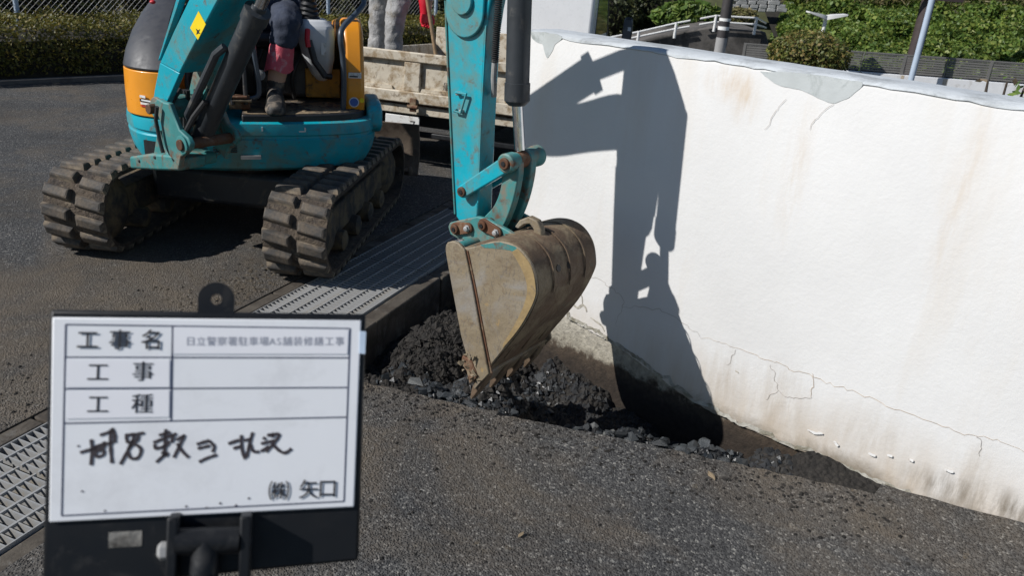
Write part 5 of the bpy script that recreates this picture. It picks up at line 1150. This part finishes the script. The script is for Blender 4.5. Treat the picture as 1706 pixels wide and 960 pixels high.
sv = (sh_b-sh_t).normalized()
gp = gl
hand(wk, 'gloved_hand', w2+V((0, 0, .01)), V((.05, -.05, -1)), V((.6, -.6, .1)), M['redglove'], 1.1)
MB().lathe(w2+V((0, 0, .09)), V((.03, -.02, -1)), [(0, .05), (.01, .052), (.06, .044), (.11, .038)], 14).build('glove_cuff', M['redglove'], wk)
hand(wk, 'gloved_hand', w1, V((.3, -.3, -.6)), V((.6, -.6, .1)), M['redglove'], 1.1)
head(wk, nk2+V((.13, -.06, .15)), V((.5, -.5, -.6)), M['hair'], M['helmet'])
sh = thing('shovel', sh_b, 'shovel with worn wooden handle held upright by the worker in red gloves', 'shovel')
MB().tube([sh_t, sh_b], .015, 10).build('handle', M['wood'], sh)
fx = sv.cross(V((0, 1, 0))).normalized(); mb = MB(); fy = sv.cross(fx)
rings = [[sh_b+sv*s+fx*(w*x)+fy*(.018*(x*x)) for x in (-1, -.5, 0, .5, 1)] for s, w in ((-.02, .015), (.03, .05), (.06, .10), (.2, .11), (.28, .09), (.33, .04))]
mb.loft(rings, cap=False, closed=False); o = mb.build('blade', M['rust'], sh); o.modifiers.new('t', 'SOLIDIFY').thickness = .004
# ------------------------------------------------------------------ SECTION: hedge, mesh fence and shrubs on the left
HB, HDir = V((-4.95, 7.5, 0)), V((.69, .72, 0)).normalized(); HNr = V((HDir.y, -HDir.x, 0))       # front line of the hedge, normal towards the lot
def hg(s, t, z): return HB + HDir*s - HNr*t + Z*z                         # t = depth behind the front
def hedge(s0, s1, dep, hgt, label, n, seed):
    np.random.seed(seed); rs = random.Random(seed)
    h = thing('hedge', hg((s0+s1)/2, dep/2, 0), label, 'hedge')
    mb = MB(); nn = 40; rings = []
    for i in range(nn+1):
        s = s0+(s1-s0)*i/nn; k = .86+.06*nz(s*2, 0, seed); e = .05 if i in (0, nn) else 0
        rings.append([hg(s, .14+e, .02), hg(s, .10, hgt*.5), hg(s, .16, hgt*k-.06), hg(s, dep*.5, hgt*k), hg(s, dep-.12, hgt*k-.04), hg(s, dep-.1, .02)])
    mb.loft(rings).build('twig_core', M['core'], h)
    P = []; O = []
    for _ in range(n):
        s = rs.uniform(s0, s1); u = rs.random(); lump = .045*nz(s*3.1, 1, seed)+.03*nz(s*9, 4, seed)
        if u < .52:
            t = rs.uniform(.05, dep); z = hgt+lump+.04*nz(s*4, t*4, seed)+rs.gauss(0, .02); z -= .10*max(0, 1-t/.18)**2; O.append((0, 0, 1)); P.append(hg(s, t, z))
        else:
            z = rs.uniform(.06, hgt+lump); t = .07+.05*nz(s*5, z*6, seed)+abs(rs.gauss(0, .03)); t += .1*max(0, .2-z); P.append(hg(s, t, z)); O.append(tuple(HNr))
    leaves('foliage', M['leaf_hedge'], [tuple(p) for p in P], .036, h, .5, .2, .4, np.array(O)*.5)
    for k in range(int((s1-s0)/.5)):
        b = hg(s0+.25+.5*k, dep*.45, 0); MB().tube([b, b+V((rs.uniform(-.05, .05), 0, .2)), b+V((rs.uniform(-.1, .1), .05, hgt*.8))], [.02, .015, .006], 6).build('stem', M['bark'], h)
hedge(-3.2, 6.6, 1.35, .50, 'low clipped olive green hedge along the edge of the lot', 46000, 11)
# low kerb strip before the hedge, coloured dark to stand in for shade
kb = MB().box(-3.4, 6.8, -.0, .06, -.05, .035, Fr(HB, HDir, HNr*-1, Z)).build('hedge_shade_strip', M['dark_concrete'], None, .01); tag(kb, 'low kerb strip coloured dark for the shade along the foot of the hedge', 'kerb')
# chain-link fence behind it
fn = thing('chain_link_fence', hg(1, 1.5, 0), 'grey chain link fence standing behind the hedge', 'fence')
FD = 1.48
px_s = (at(168, 35, 9.0)-HB).dot(HDir)
posts = []
for k in range(-2, 4):
    s = .62+1.95*k
    if s > 6.6: continue
    MB().cyl(hg(s, FD, -.05), hg(s, FD, 1.32), .026, seg=12).build('fence_post', M['blue_pole'], fn); posts.append(s)
for z in (1.28,): MB().cyl(hg(-3.3, FD, z), hg(6.5, FD, z), .016, seg=8).build('top_rail', M['blue_pole'], fn)
mb = MB(); x0, x1, z0, z1 = -3.3, 6.5, .30, 1.27; stp = .064
def wire(a, b):
    d = (b-a).normalized(); o1_, o2_ = HNr*.0017, d.cross(HNr)*.0017
    mb.add([a+o1_, a-o1_*.5+o2_, a-o1_*.5-o2_, b+o1_, b-o1_*.5+o2_, b-o1_*.5-o2_], [(0, 1, 4, 3), (1, 2, 5, 4), (2, 0, 3, 5)])
k = x0-(z1-z0)
while k < x1:
    for sg in (1, -1):
        pts = []
        for s, z in ((k, z0), (k+(z1-z0), z1)):
            pts.append((s, z if sg > 0 else z0+z1-z))
        (sa, za), (sb, zb) = pts
        if sb <= x0 or sa >= x1: continue
        if sa < x0: f = (x0-sa)/(sb-sa); za += (zb-za)*f; sa = x0
        if sb > x1: f = (x1-sa)/(sb-sa); zb = za+(zb-za)*f; sb = x1
        wire(hg(sa, FD+.03+.002*sg, za), hg(sb, FD+.03+.002*sg, zb))
    k += stp
o = mb.build('wire_mesh', M['galv'], fn, smooth=False); o['kind'] = 'stuff'
# shrubs growing beyond the fence
def shrub(name, c, rx, ry, rz, label, cat, m, n, leaf, seed, group=None, core=True, aspect=.5, up=.3, shell_=.35):
    np.random.seed(seed); rs = random.Random(seed); c = V(c)
    g = thing(name, (c.x, c.y, c.z-rz), label, cat, group)
    cnt = [(rs.uniform(-.6, .6), rs.uniform(-.6, .6), rs.uniform(-.4, .65)) for _ in range(9)]
    v = np.random.normal(size=(n, 3)); v /= np.linalg.norm(v, axis=1)[:, None]
    rad = (1-shell_*np.random.random(n)**1.6)
    bumpf = np.array([1+.16*nz(a*2.3+seed, b*2.3, cc*2.3)+.10*nz(a*6, b*6+seed, cc*6) for a, b, cc in v])
    p = v*(rad*bumpf)[:, None]*np.array([rx, ry, rz]) + np.array(c)
    p[:, 2] = np.maximum(p[:, 2], c.z-rz*.98)
    leaves('foliage', m, p, leaf, g, aspect, up, .45, v*.7)
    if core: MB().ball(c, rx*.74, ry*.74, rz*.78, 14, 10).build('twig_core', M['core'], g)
    for k in range(5):
        a = rs.random()*6.28; b0 = V((c.x+.06*math.cos(a), c.y+.06*math.sin(a), c.z-rz*1.02)); MB().tube([b0, b0+V((.12*rx*math.cos(a), .12*ry*math.sin(a), rz*.5)), b0+V((.6*rx*math.cos(a), .6*ry*math.sin(a), rz*1.2))], [.03*rz+.01, .02*rz+.006, .006], 7).build('branch', M['bark'], g)
    return g
G = 'shrubs behind the chain link fence'
for i, (s, d, w, hh, lab) in enumerate([(-2.2, 2.6, 1.0, .75, 'leafy shrub behind the mesh fence at the far left'), (-.5, 2.9, .95, .85, 'dense shrub behind the mesh fence left of the pale fence post'), (1.2, 2.7, .95, .8, 'leafy shrub behind the mesh fence right of the pale fence post'), (2.9, 2.9, 1.05, .95, 'shrub behind the mesh fence hidden by the boom'), (4.7, 2.8, 1.0, .9, 'shrub behind the mesh fence above the operator console'), (6.4, 2.6, 1.1, 1.2, 'dark tall shrub behind the worker on the truck'), (8.2, 2.2, 1.2, 1.5, 'tall dark shrub behind the shovel handle')]):
    p = hg(s, d, 0); shrub('shrub', (p.x, p.y, hh*.92), w, w*.8, hh, lab, 'shrub', M['leaf_dark'] if i > 4 else M['leaf_hedge'], 5200, .075, 30+i, G)

# ------------------------------------------------------------------ SECTION: background beyond the white wall
def bg(x, y, Y): return V(at(x, y, Y))
# dark concrete ramp wall with its sloping top
Yr = 24.0
topl = [(985, 86), (1060, 71), (1100, 60), (1150, 50), (1190, 44), (1240, 49), (1276, 53)]
tp3 = [bg(x, y, Yr) for x, y in topl]; RW = Fr((0, Yr, 0), (1, 0, 0), Z, (0, -1, 0))
poly = [(p.x, p.z) for p in tp3] + [(bg(1284, 84, Yr).x, bg(1284, 84, Yr).z), (bg(1286, 150, Yr).x, -2.6), (bg(960, 150, Yr).x, -2.6)]
rw = MB().prism(poly, RW, -2.5, 0).build('ramp_wall', M['dark_concrete'], None, .04); tag(rw, 'weathered dark concrete ramp wall below the white railing', 'wall')
cp = thing('white_railing', tp3[3], 'white two-rail railing climbing along the top of the dark ramp wall', 'railing')
post_px = [(1062, 69, 14), (1124, 57, 16), (1190, 46, 17), (1257, 51, 18)]
pp = [bg(x, y, Yr-.15) for x, y, h in post_px]; hs_ = [h/1330*25.6*1.0 for *_, h in post_px]
for p, h in zip(pp, hs_): MB().cyl(p-Z*.1, p+Z*(h+.02), .04, seg=10).build('railing_post', M['white_rail'], cp)
ext0 = pp[0]+(pp[0]-pp[1])*1.0
for f, r in ((1.0, .026), (.5, .026)):
    pth = [ext0+Z*hs_[0]*f]+[p+Z*h*f for p, h in zip(pp, hs_)]
    for a, b in zip(pth, pth[1:]):
        if (a-pth[2]).length < 1e-6: b = a+(b-a)*.35; MB().cyl(a, b, r, seg=8).build('rail', M['white_rail'], cp); MB().cyl(pth[3]-(pth[3]-pth[2])*.4, pth[3], r, seg=8).build('rail', M['white_rail'], cp)
        else: MB().cyl(a, b, r, seg=8).build('rail', M['white_rail'], cp)
    MB().cyl(pth[-1], bg(1276, 38 if f == 1 else 46, Yr+1.5), r, seg=8).build('rail', M['white_rail'], cp)
# utility pole in front of it
up_ = thing('utility_pole', bg(1195, 110, 23.3), 'concrete utility pole with dark sleeve in front of the ramp wall', 'pole')
a, b = bg(1193, 120, 23.3), bg(1212, -40, 23.3); b = V((a.x, a.y, b.z+4)); 
zs = lambda y: bg(1200, y, 23.3).z
MB().cyl(V((a.x, a.y, -2.4)), V((a.x, a.y, zs(62))), .16, .155, 16).build('pole_base', M['pole'], up_)
MB().cyl(V((a.x, a.y, zs(62))), V((a.x, a.y, zs(20))), .152, .15, 16).build('dark_sleeve', M['pole_dark'], up_)
for y0, y1 in ((34, 29), (49, 43)): MB().cyl(V((a.x, a.y, zs(y0))), V((a.x, a.y, zs(y1))), .156, .156, 16).build('white_band', M['white_rail'], up_)
MB().cyl(V((a.x, a.y, zs(20))), V((a.x, a.y, zs(20)+6.5)), .15, .12, 16).build('pole_shaft', M['pole_dark'], up_)
# leafy slope above the ramp
def ground_leaf(name, label, cat, pts_fn, n, leaf, m, seed, kind=None, aspect=.6, up=.8):
    np.random.seed(seed); random.seed(seed); P = [pts_fn() for _ in range(n)]
    o = leaves(name, m, [tuple(p) for p in P], leaf, None, aspect, up, .4); tag(o, label, cat, None, kind); return o
YB = 30.0
def band(x0, x1, yt, yb, Y0, Y1):
    def f():
        x = random.uniform(x0, x1); k = random.random(); y = yt(x)+(yb(x)-yt(x))*k; p = bg(x, y, Y1+(Y0-Y1)*k); p.z += random.gauss(0, .06); return p
    return f
# hill terrain carrying all that growth
vs = []; rows_ = [(-40, 26.2, -2.2), (-40, 27.5, -.4), (-40, 31, .9), (-40, 40, 3.0), (-40, 70, 9)]
hx = [-60, -30, -12, -4, 0, 4, 8, 12, 18, 26, 40, 70]
hill = sheet('hill', hx, [24.9, 26.6, 29.5, 34, 44, 80], lambda x, y: {24.9: -3.0, 26.6: -1.3, 29.5: -.1, 34: 1.2, 44: 4.0, 80: 14}[y] + .15*nz(x*.3, y*.3), mat('grassy_slope_soil', (.07, .075, .028), .95, var=.4, vsc=1.5)); tag(hill, 'grassy hillside behind the ramp and the fence', kind='structure')
shrub('broad_leaf_plant', bg(1150, 28, 26.4), 1.15, .5, .42, 'bright broad leaved plant above the white railing left of the utility pole', 'plant', M['leaf_big'], 2600, .26, 51, None, aspect=.75)
shrub('shrub', bg(1090, 8, 28), 1.6, .8, .8, 'dark bare shrub above the ramp at the left of the railing', 'shrub', M['leaf_dark'], 3500, .13, 52)
shrub('shrub', bg(1005, 18, 27), 1.3, .8, .9, 'dark shrub seen behind the cab of the small truck', 'shrub', M['leaf_dark'], 3500, .13, 53)
shrub('shrub', bg(1232, 28, 27.5), .6, .5, .3, 'low yellowish weeds behind the railing gap right of the utility pole', 'shrub', M['grass'], 1500, .14, 54)
# pale stone terrace wall at the top
sw = thing('stone_terrace', bg(1262, 14, 29), 'pale stone block terrace wall above the railing', 'wall')
rs = random.Random(12); Ys = 28.6
for r in range(4):
    x = 1226-(r % 2)*10
    while x < 1296-r*0:
        w = rs.uniform(14, 22); p, q = bg(x, 19-r*6, Ys), bg(x+w-1.0, 19-(r+1)*6+.8, Ys); MB().box(p.x, q.x, Ys-.02*rs.random(), Ys+.4, min(p.z, q.z), max(p.z, q.z)).build('stone_block', M['stone_light'], sw, .02); x += w
# ivy bank
def ivy():
    x = random.uniform(1255, 1900); k = random.random()**.9; yb = 108+.07*(x-1400); yt = -6+.012*(x-1300)
    if x < 1310: yt = 62-(x-1255)*1.2
    y = yt+(yb-yt)*k; Y = 30.5-4.6*k; p = bg(x, y, Y); p.y += .55*nz(p.x*1.3, p.z*1.9)+.3*nz(p.x*3.1, p.z*3.7, 9)+random.gauss(0, .10); p.z += .2*nz(p.x*1.7, p.z*2, 4); return p
ground_leaf('ivy_bank', 'green ivy covering the bank behind the dark louvred fence', 'ivy', ivy, 42000, .15, M['leaf_ivy'], 61, 'stuff', .7, .35)
bk = sheet('ivy_bank_soil', [8.0, 10, 12, 15, 18, 22, 28], [26.1, 27.5, 29, 30.6], lambda x, y: bg(1500, {26.1: 122, 27.5: 78, 29: 40, 30.6: 4}[y], y).z-.22, M['core']); tag(bk, 'dark soil under the ivy bank', kind='structure')
def dry(): 
    x = random.uniform(1300, 1900); y = random.uniform(-18, 4+.02*(x-1400)); p = bg(x, y, random.uniform(30, 31.5)); return p
ground_leaf('dry_grass', 'dry pale grass along the top of the ivy bank', 'grass', dry, 5000, .3, M['grass'], 62, 'stuff', .12, .1)
# low white wall carrying a louvred fence
Yf = 22.0
fa, fb = bg(1236, 104, Yf+.9), bg(1800, 148, Yf-1.2)
lw = thing('low_white_wall', (fa+fb)*.5-Z*1.2, 'low pale wall with rust streaks below the dark louvred fence', 'wall')
fd = (fb-fa); fd.z = 0; fl_ = fd.length; fd.normalize(); FN = V((fd.y, -fd.x, 0))
LWF = Fr(fa, fd, Z, FN); slope = (fb.z-fa.z)/fl_
zt0 = 0.0
MB().prism([(-1, -2.4), (fl_, -2.4), (fl_, fl_*slope), (-1, -slope)], LWF, -.2, 0).build('wall_body', M['pale_concrete'], lw, .01)
lf = thing('louvred_fence', (fa+fb)*.5, 'dark bronze louvred fence standing on the low white wall', 'fence')
npan = int(fl_/1.02); Hf = .52
for k in range(npan+1):
    s = k*1.02; z = s*slope; thick = .035 if k % 2 == 0 else .018
    MB().box(s-thick, s+thick, z+.01, z+Hf, -.11, -.05, LWF).build('fence_post', M['louver'], lf)
    if k < npan:
        for j in range(8):
            z0 = z+.04+j*.06; MB().prism([(s+.035, z0), (s+.985, z0+.95*slope), (s+.985, z0+.044+.95*slope), (s+.035, z0+.044)], LWF, -.09+.002*j, -.075+.002*j).build('slat', M['louver'], lf)
        MB().prism([(s+.036, z+Hf-.03), (s+.984, z+Hf-.03+.95*slope), (s+.984, z+Hf+.95*slope), (s+.036, z+Hf)], LWF, -.11, -.05).build('top_rail', M['louver'], lf)
        MB().box(s+.0, s+.05+.03*(k % 3), z-.35-.2*(k % 2), z-.004, .0005, .003, LWF).build('rust_streak', M['cream'] if k % 3 else M['concrete'], lw)
# round bush, T lamp, two slanting poles
shrub('round_bush', bg(1345, 92, 20.5), .98, .9, .58, 'rounded bush clipped short in front of the louvred fence', 'bush', M['leaf_bush'], 9000, .085, 71, aspect=.55)
tl = thing('garden_lamp', bg(1366, 60, 21.5), 'white T shaped garden lamp standing behind the round bush', 'lamp')
l0 = bg(1366, 70, 21.5); lt = bg(1371, 30, 21.5); MB().cyl(V((l0.x, l0.y, -1.6)), V((l0.x+.02, l0.y, lt.z)), .05, .045, 12).build('lamp_post', M['white_rail'], tl)
c = V((l0.x+.02, l0.y, lt.z+.02)); mb = MB()
for s in (-1, 1):
    MB().loft([[c+V((s*x, y, z)) for y, z in ((-.16*k, h0), (.16*k, h0), (.16*k, h1), (-.16*k, h1))] for x, k, h0, h1 in ((0, .6, -.05, .05), (.15, 1, .0, .085), (.48, 1, .09, .125))]).build('lamp_wing', M['white_rail'], tl)
bpz = thing('brown_pole', bg(1524, 100, 24), 'thick brown pole rising out of the ivy bank', 'pole'); p0, p1 = bg(1523, 92, 25.2), bg(1543, -5, 25.2)
MB().cyl(V((p0.x, p0.y, p0.z-.9)), V((p0.x, p0.y, p1.z+5)), .2, .18, 14).build('pole_shaft', M['brown_pole'], bpz)
MB().box(p0.x-.8, p0.x+.9, p0.y-.25, p0.y-.19, p1.z-.06, p1.z+.16).build('cross_arm', M['brown_pole'], bpz)
bl_ = thing('blue_grey_pole', bg(1520, 122, 21.2), 'slim pale blue grey pole standing at the louvred fence', 'pole'); p0 = bg(1521, 120, 21.2)
MB().cyl(V((p0.x, p0.y, -1.6)), V((p0.x, p0.y, 5)), .075, .07, 14).build('pole_shaft', M['blue_pole'], bl_)
# leafy sprig hanging over the wall's top at the right edge
def sprig():
    t = random.random(); a = V((1.66, 2.30, 1.06)); p = a+V((random.gauss(.03, .07), random.gauss(.0, .06), abs(random.gauss(0, .09)))); return p
sg_ = thing('shrub_sprig', tuple(WALL.p(1.15, -.3, -.5)), 'leafy twigs peeping over the wall top at the right edge', 'plant')
np.random.seed(81); random.seed(81)
sp_c = WALL.p(*WALL.px(1694, 154, -.5), -.5)
leaves('foliage', M['leaf_big'], [tuple(sp_c+V((random.gauss(.03, .045), random.gauss(-.02, .04), random.gauss(-.03, .03)))) for _ in range(60)], .026, sg_, .5, .3)
leaves('dry_leaves', M['deadleaf'], [tuple(sp_c+V((random.gauss(0, .06), random.gauss(0, .05), random.gauss(.0, .05)))) for _ in range(30)], .03, sg_, .5, .3)
for k in range(4): MB().tube([V((sp_c.x, sp_c.y, .0)), sp_c+V((.03*k-.05, .02, -.25)), sp_c+V((.06*k-.1, .0, .03))], [.012, .008, .003], 6).build('stem', M['bark'], sg_)

# ------------------------------------------------------------------ SECTION: hand-held site board in the foreground
BC = CAM + ray(342, 696)*.752
bR = (CR*.967 - CU*.02 + CF*.254).normalized(); bU = (CU*.997 + CR*.048 + CF*.07); bU = (bU-bR*bU.dot(bR)).normalized(); bN = bR.cross(bU)
BRD = Fr(BC, bR, bU, bN)
def cpx(x, y): return (60+x/1.9207, 460+y/1.9207)                        # coordinates noted on an enlarged view
def bd(L, off=0.0): return BRD.pts([cpx(x, y) for x, y in L], off)
sb = thing('site_board', BC-bU*.2, 'white construction notice board with Japanese writing on a black holder in the foreground', 'board')
plate = bd([(46, 110), (1054, 122), (1030, 912), (1028, 915), (22, 980)], -.006); plate = bd([(46, 108), (1056, 122), (1032, 912), (20, 1010)], -.006)
MB().prism(plate, BRD, -.012, -.0035).build('backing_plate', M['mouse'], sb, .003)
wp = bd([(52, 132), (1041, 142), (1018, 741), (41, 790)], 0); MB().prism(wp, BRD, -.0034, .0).build('white_panel', M['white_board'], sb, .0012)
# hanging tab with a hole
tc = bd([(577, 75)], -.006)[0]; tw = .0165
ringo = [(tc[0]+tw*math.cos(R_(a)), tc[1]+tw*math.sin(R_(a))) for a in range(0, 181, 12)]
mb = MB(); hole_r = .0052; N_ = 32
oc = [(tc[0]+tw*math.cos(R_(a)), tc[1]+(tw*math.sin(R_(a)) if a <= 180 else -.026)) if a <= 180 else (tc[0]+tw*math.cos(R_(a))*1.0, tc[1]-.03*min(1, abs(math.sin(R_(a)))*3)) for a in (360*k/N_ for k in range(N_))]
ic = [(tc[0]+hole_r*math.cos(R_(360*k/N_)), tc[1]+hole_r*math.sin(R_(360*k/N_))) for k in range(N_)]
for d in (-.0118, -.0038): mb.v += [BRD.p(*q, d) for q in oc+ic]
for k in range(N_):
    l = (k+1) % N_; b2 = 2*N_
    mb.f += [(k, l, N_+l, N_+k), (b2+k, b2+N_+k, b2+N_+l, b2+l), (k, b2+k, b2+l, l), (N_+k, N_+l, b2+N_+l, b2+N_+k)]
mb.build('hanging_tab', M['mouse'], sb)
def line(p, q, w, m='ink_navy', off=.0004, name='printed_line', parent=sb):
    (a, b), (c, d) = bd([p, q]); t = V((c-a, d-b, 0)).normalized(); n = V((-t.y, t.x, 0))*w/2
    o = MB().prism([(a+n.x, b+n.y), (c+n.x, d+n.y), (c-n.x, d-n.y), (a-n.x, b-n.y)], BRD, .0001, off).build(name, M[m], parent, smooth=False); return o
fr4 = [(95, 155), (1005, 168), (985, 722), (82, 768)]
for k in range(4): line(fr4[k], fr4[(k+1) % 4], .0011)
line((93, 260), (1000, 262), .0011); line((91, 362), (996, 357), .0011); line((89, 472), (992, 452), .0011)
line((437, 160), (432, 462), .0013)
# pasted labels
def label_(L, m='tape', off=.0007): MB().prism(bd(L), BRD, .0001, off).build('pasted_label', M[m], sb, smooth=False)
label_([(441, 165), (1000, 172), (996, 250), (441, 250)]); label_([(100, 268), (428, 268), (427, 356), (99, 357)]); label_([(99, 368), (427, 366), (426, 452), (98, 458)])
MB().prism(bd([(1036, 176), (1056, 178), (1053, 250), (1034, 248)]), BRD, -.0032, .0006).build('loose_tape', mat('pale_blue_tape', (.5, .6, .72), .4), sb)
def glyph(ch, x, y, h, m, off=.001, wid=1.0):
    (a, b), = bd([(x, y)]); (a2, b2), = bd([(x, y+h)]); (a3, b3), = bd([(x+10, y-.02*10*(y-400)/400)])
    sz = abs(b2-b)*1.08; ux = V((a3-a, b3-b, 0)).normalized(); ex_ = bR*ux.x+bU*ux.y; ey_ = bN.cross(ex_); p = BRD.p(a, b, off)
    mx = Matrix(((ex_.x*wid, ey_.x, bN.x, p.x), (ex_.y*wid, ey_.y, bN.y, p.y), (ex_.z*wid, ey_.z, bN.z, p.z), (0, 0, 0, 1)))
    return text_mesh('lettering', ch, M[m], mx, sb, sz)
for ch, x in (('工', 165), ('事', 268), ('名', 370)):
    for dx, dy in ((0, 0), (1.6, 0), (0, 1.2)): glyph(ch, x+dx, 208+dy, 62, 'ink', .001+.0001*dx+.00007*dy)
for ch, x, y in (('工', 198, 312), ('事', 342, 310), ('工', 198, 415), ('種', 340, 413)):
    for dx in (0, 1.3): glyph(ch, x+dx, y, 62, 'ink', .001+.0001*dx)
tt = '日立警察署駐車場AS舗装修繕工事'
ws_ = [.62 if ch in 'AS' else 1.0 for ch in tt]; un = (988-478)/sum(ws_); cx_ = 478
for ch, w_ in zip(tt, ws_): glyph(ch, cx_+un*w_/2, 211, 29, 'ink_faint'); cx_ += un*w_
for ch, x, h in (('㈱', 776, 62), ('矢', 872, 60), ('口', 932, 60)):
    for dx in (0, 1.2): glyph(ch, x+dx, 692-.05*(x-776), h, 'ink', .001+.0001*dx)
# marker handwriting
HWR = [[(100, 275), (170, 255), (260, 235)], [(180, 180), (185, 270), (178, 365)], [(205, 225), (215, 300), (265, 290), (262, 255), (215, 270)], [(240, 152), (300, 132), (345, 118)], [(325, 100), (346, 150), (345, 205)], [(318, 112), (316, 230), (326, 350)], [(272, 195), (270, 245)], [(210, 232), (270, 215), (335, 205)],
       [(418, 152), (480, 146), (556, 135)], [(492, 146), (445, 250), (385, 360)], [(428, 160), (442, 202), (500, 192), (516, 152)], [(440, 255), (480, 215), (532, 250), (512, 310), (462, 315), (440, 272)],
       [(620, 205), (700, 172), (785, 140)], [(710, 108), (705, 180), (698, 300)], [(630, 215), (642, 245), (718, 222), (726, 190)], [(660, 152), (742, 130)], [(640, 345), (690, 300), (728, 276)], [(678, 270), (724, 300)], [(842, 150), (804, 230), (765, 312)], [(780, 186), (846, 150)], [(788, 210), (830, 270), (872, 310)], [(764, 150), (750, 205)],
       [(928, 216), (972, 202), (1016, 190)], [(935, 246), (1022, 226)], [(1014, 190), (1052, 230), (1040, 272)], [(945, 342), (1000, 315), (1072, 290)],
       [(1152, 212), (1232, 185)], [(1188, 246), (1242, 230)], [(1245, 150), (1250, 250), (1272, 322)], [(1326, 130), (1302, 220), (1282, 310)], [(1262, 190), (1322, 174)], [(1310, 218), (1330, 264), (1372, 270)],
       [(1398, 168), (1422, 182)], [(1384, 212), (1482, 190)], [(1384, 268), (1442, 228)], [(1428, 152), (1512, 145), (1490, 190), (1420, 272)], [(1460, 136), (1472, 168)], [(1468, 218), (1520, 265), (1560, 276), (1602, 246)]]
for st_ in HWR:
    pts = spline([(110+x/4.265, 690+y/4.265) for x, y in st_], 6); Q = [V((*BRD.px(x, y), 0)) for x, y in pts]; L_, R2 = [], []
    for i, q in enumerate(Q):
        t = (Q[min(len(Q)-1, i+1)]-Q[max(0, i-1)]).normalized(); nn = V((-t.y, t.x, 0))*(.00145+.0005*nz(i*.5, q.x*90))
        L_.append(BRD.p(*(q+nn).xy, .0006)); R2.append(BRD.p(*(q-nn).xy, .0006))
    MB().loft([L_, R2], cap=False, closed=False).build('handwriting_stroke', M['ink_hand'], sb, smooth=False)
rs = random.Random(2)
for x, y in ((148, 690), (680, 712), (590, 728), (640, 735), (135, 545), (480, 738), (545, 742), (220, 752)):
    (a, b), = bd([(x, y)]); MB().prism([(a+rs.uniform(.0007, .0014)*math.cos(q), b+rs.uniform(.0006, .0012)*math.sin(q)) for q in (6.28*k/7 for k in range(7))], BRD, .0001, .0005).build('ink_speck', M['ink_hand'], sb, smooth=False)
# handle clamp, bolts and pole
def bb(name, x0, y0, x1, y1, d0, d1, m='mouse', bev=.002):
    (a, b), (c, d) = bd([(x0, y0), (x1, y1)], d1); return MB().box(min(a, c), max(a, c), min(b, d), max(b, d), d0, d1, BRD).build(name, M[m], sb, bev)
bb('clamp_cheek', 418, 776, 448, 1010, -.0034, .022); bb('clamp_cheek', 652, 772, 684, 1000, -.0034, .022)
(a0, b0), (a1, b1) = bd([(448, 852), (652, 846)], .012)
MB().cyl(BRD.p(a0, b0, .012), BRD.p(a1, b1, .012), .0125, seg=20).build('clamp_tube', M['mouse'], sb)
(a, b), = bd([(400, 882)], .012)
MB().lathe(BRD.p(a-.003, b, .012), bR, [(0, .005), (.003, .0085), (.012, .0085), (.013, .005), (.02, .005)], 6).build('clamp_bolt', M['galv'], sb)
(a, b), = bd([(690, 850)], .012); MB().lathe(BRD.p(a, b, .012), bR*-1, [(0, .004), (.002, .008), (.009, .008), (.01, .004)], 6).build('clamp_nut', M['blue_steel'], sb)
(a, b), = bd([(545, 850)], .012); j0 = BRD.p(a, b, .012); j1 = BRD.p(a-.0005, b-.03, .018)
MB().tube(spline([j0, BRD.p(a, b-.012, .014), j1, BRD.p(a, b-.09, .02), V((j1.x, j1.y+.01, .5)), V((j1.x, j1.y+.01, .005))], 5), .0128, 16).build('support_pole', M['mouse'], sb)
(a, b), = bd([(285, 862)], -.003); MB().box(a-.014, a+.014, b-.002, b+.012, -.0036, -.003, BRD).build('slot_recess', M['concrete'], sb)
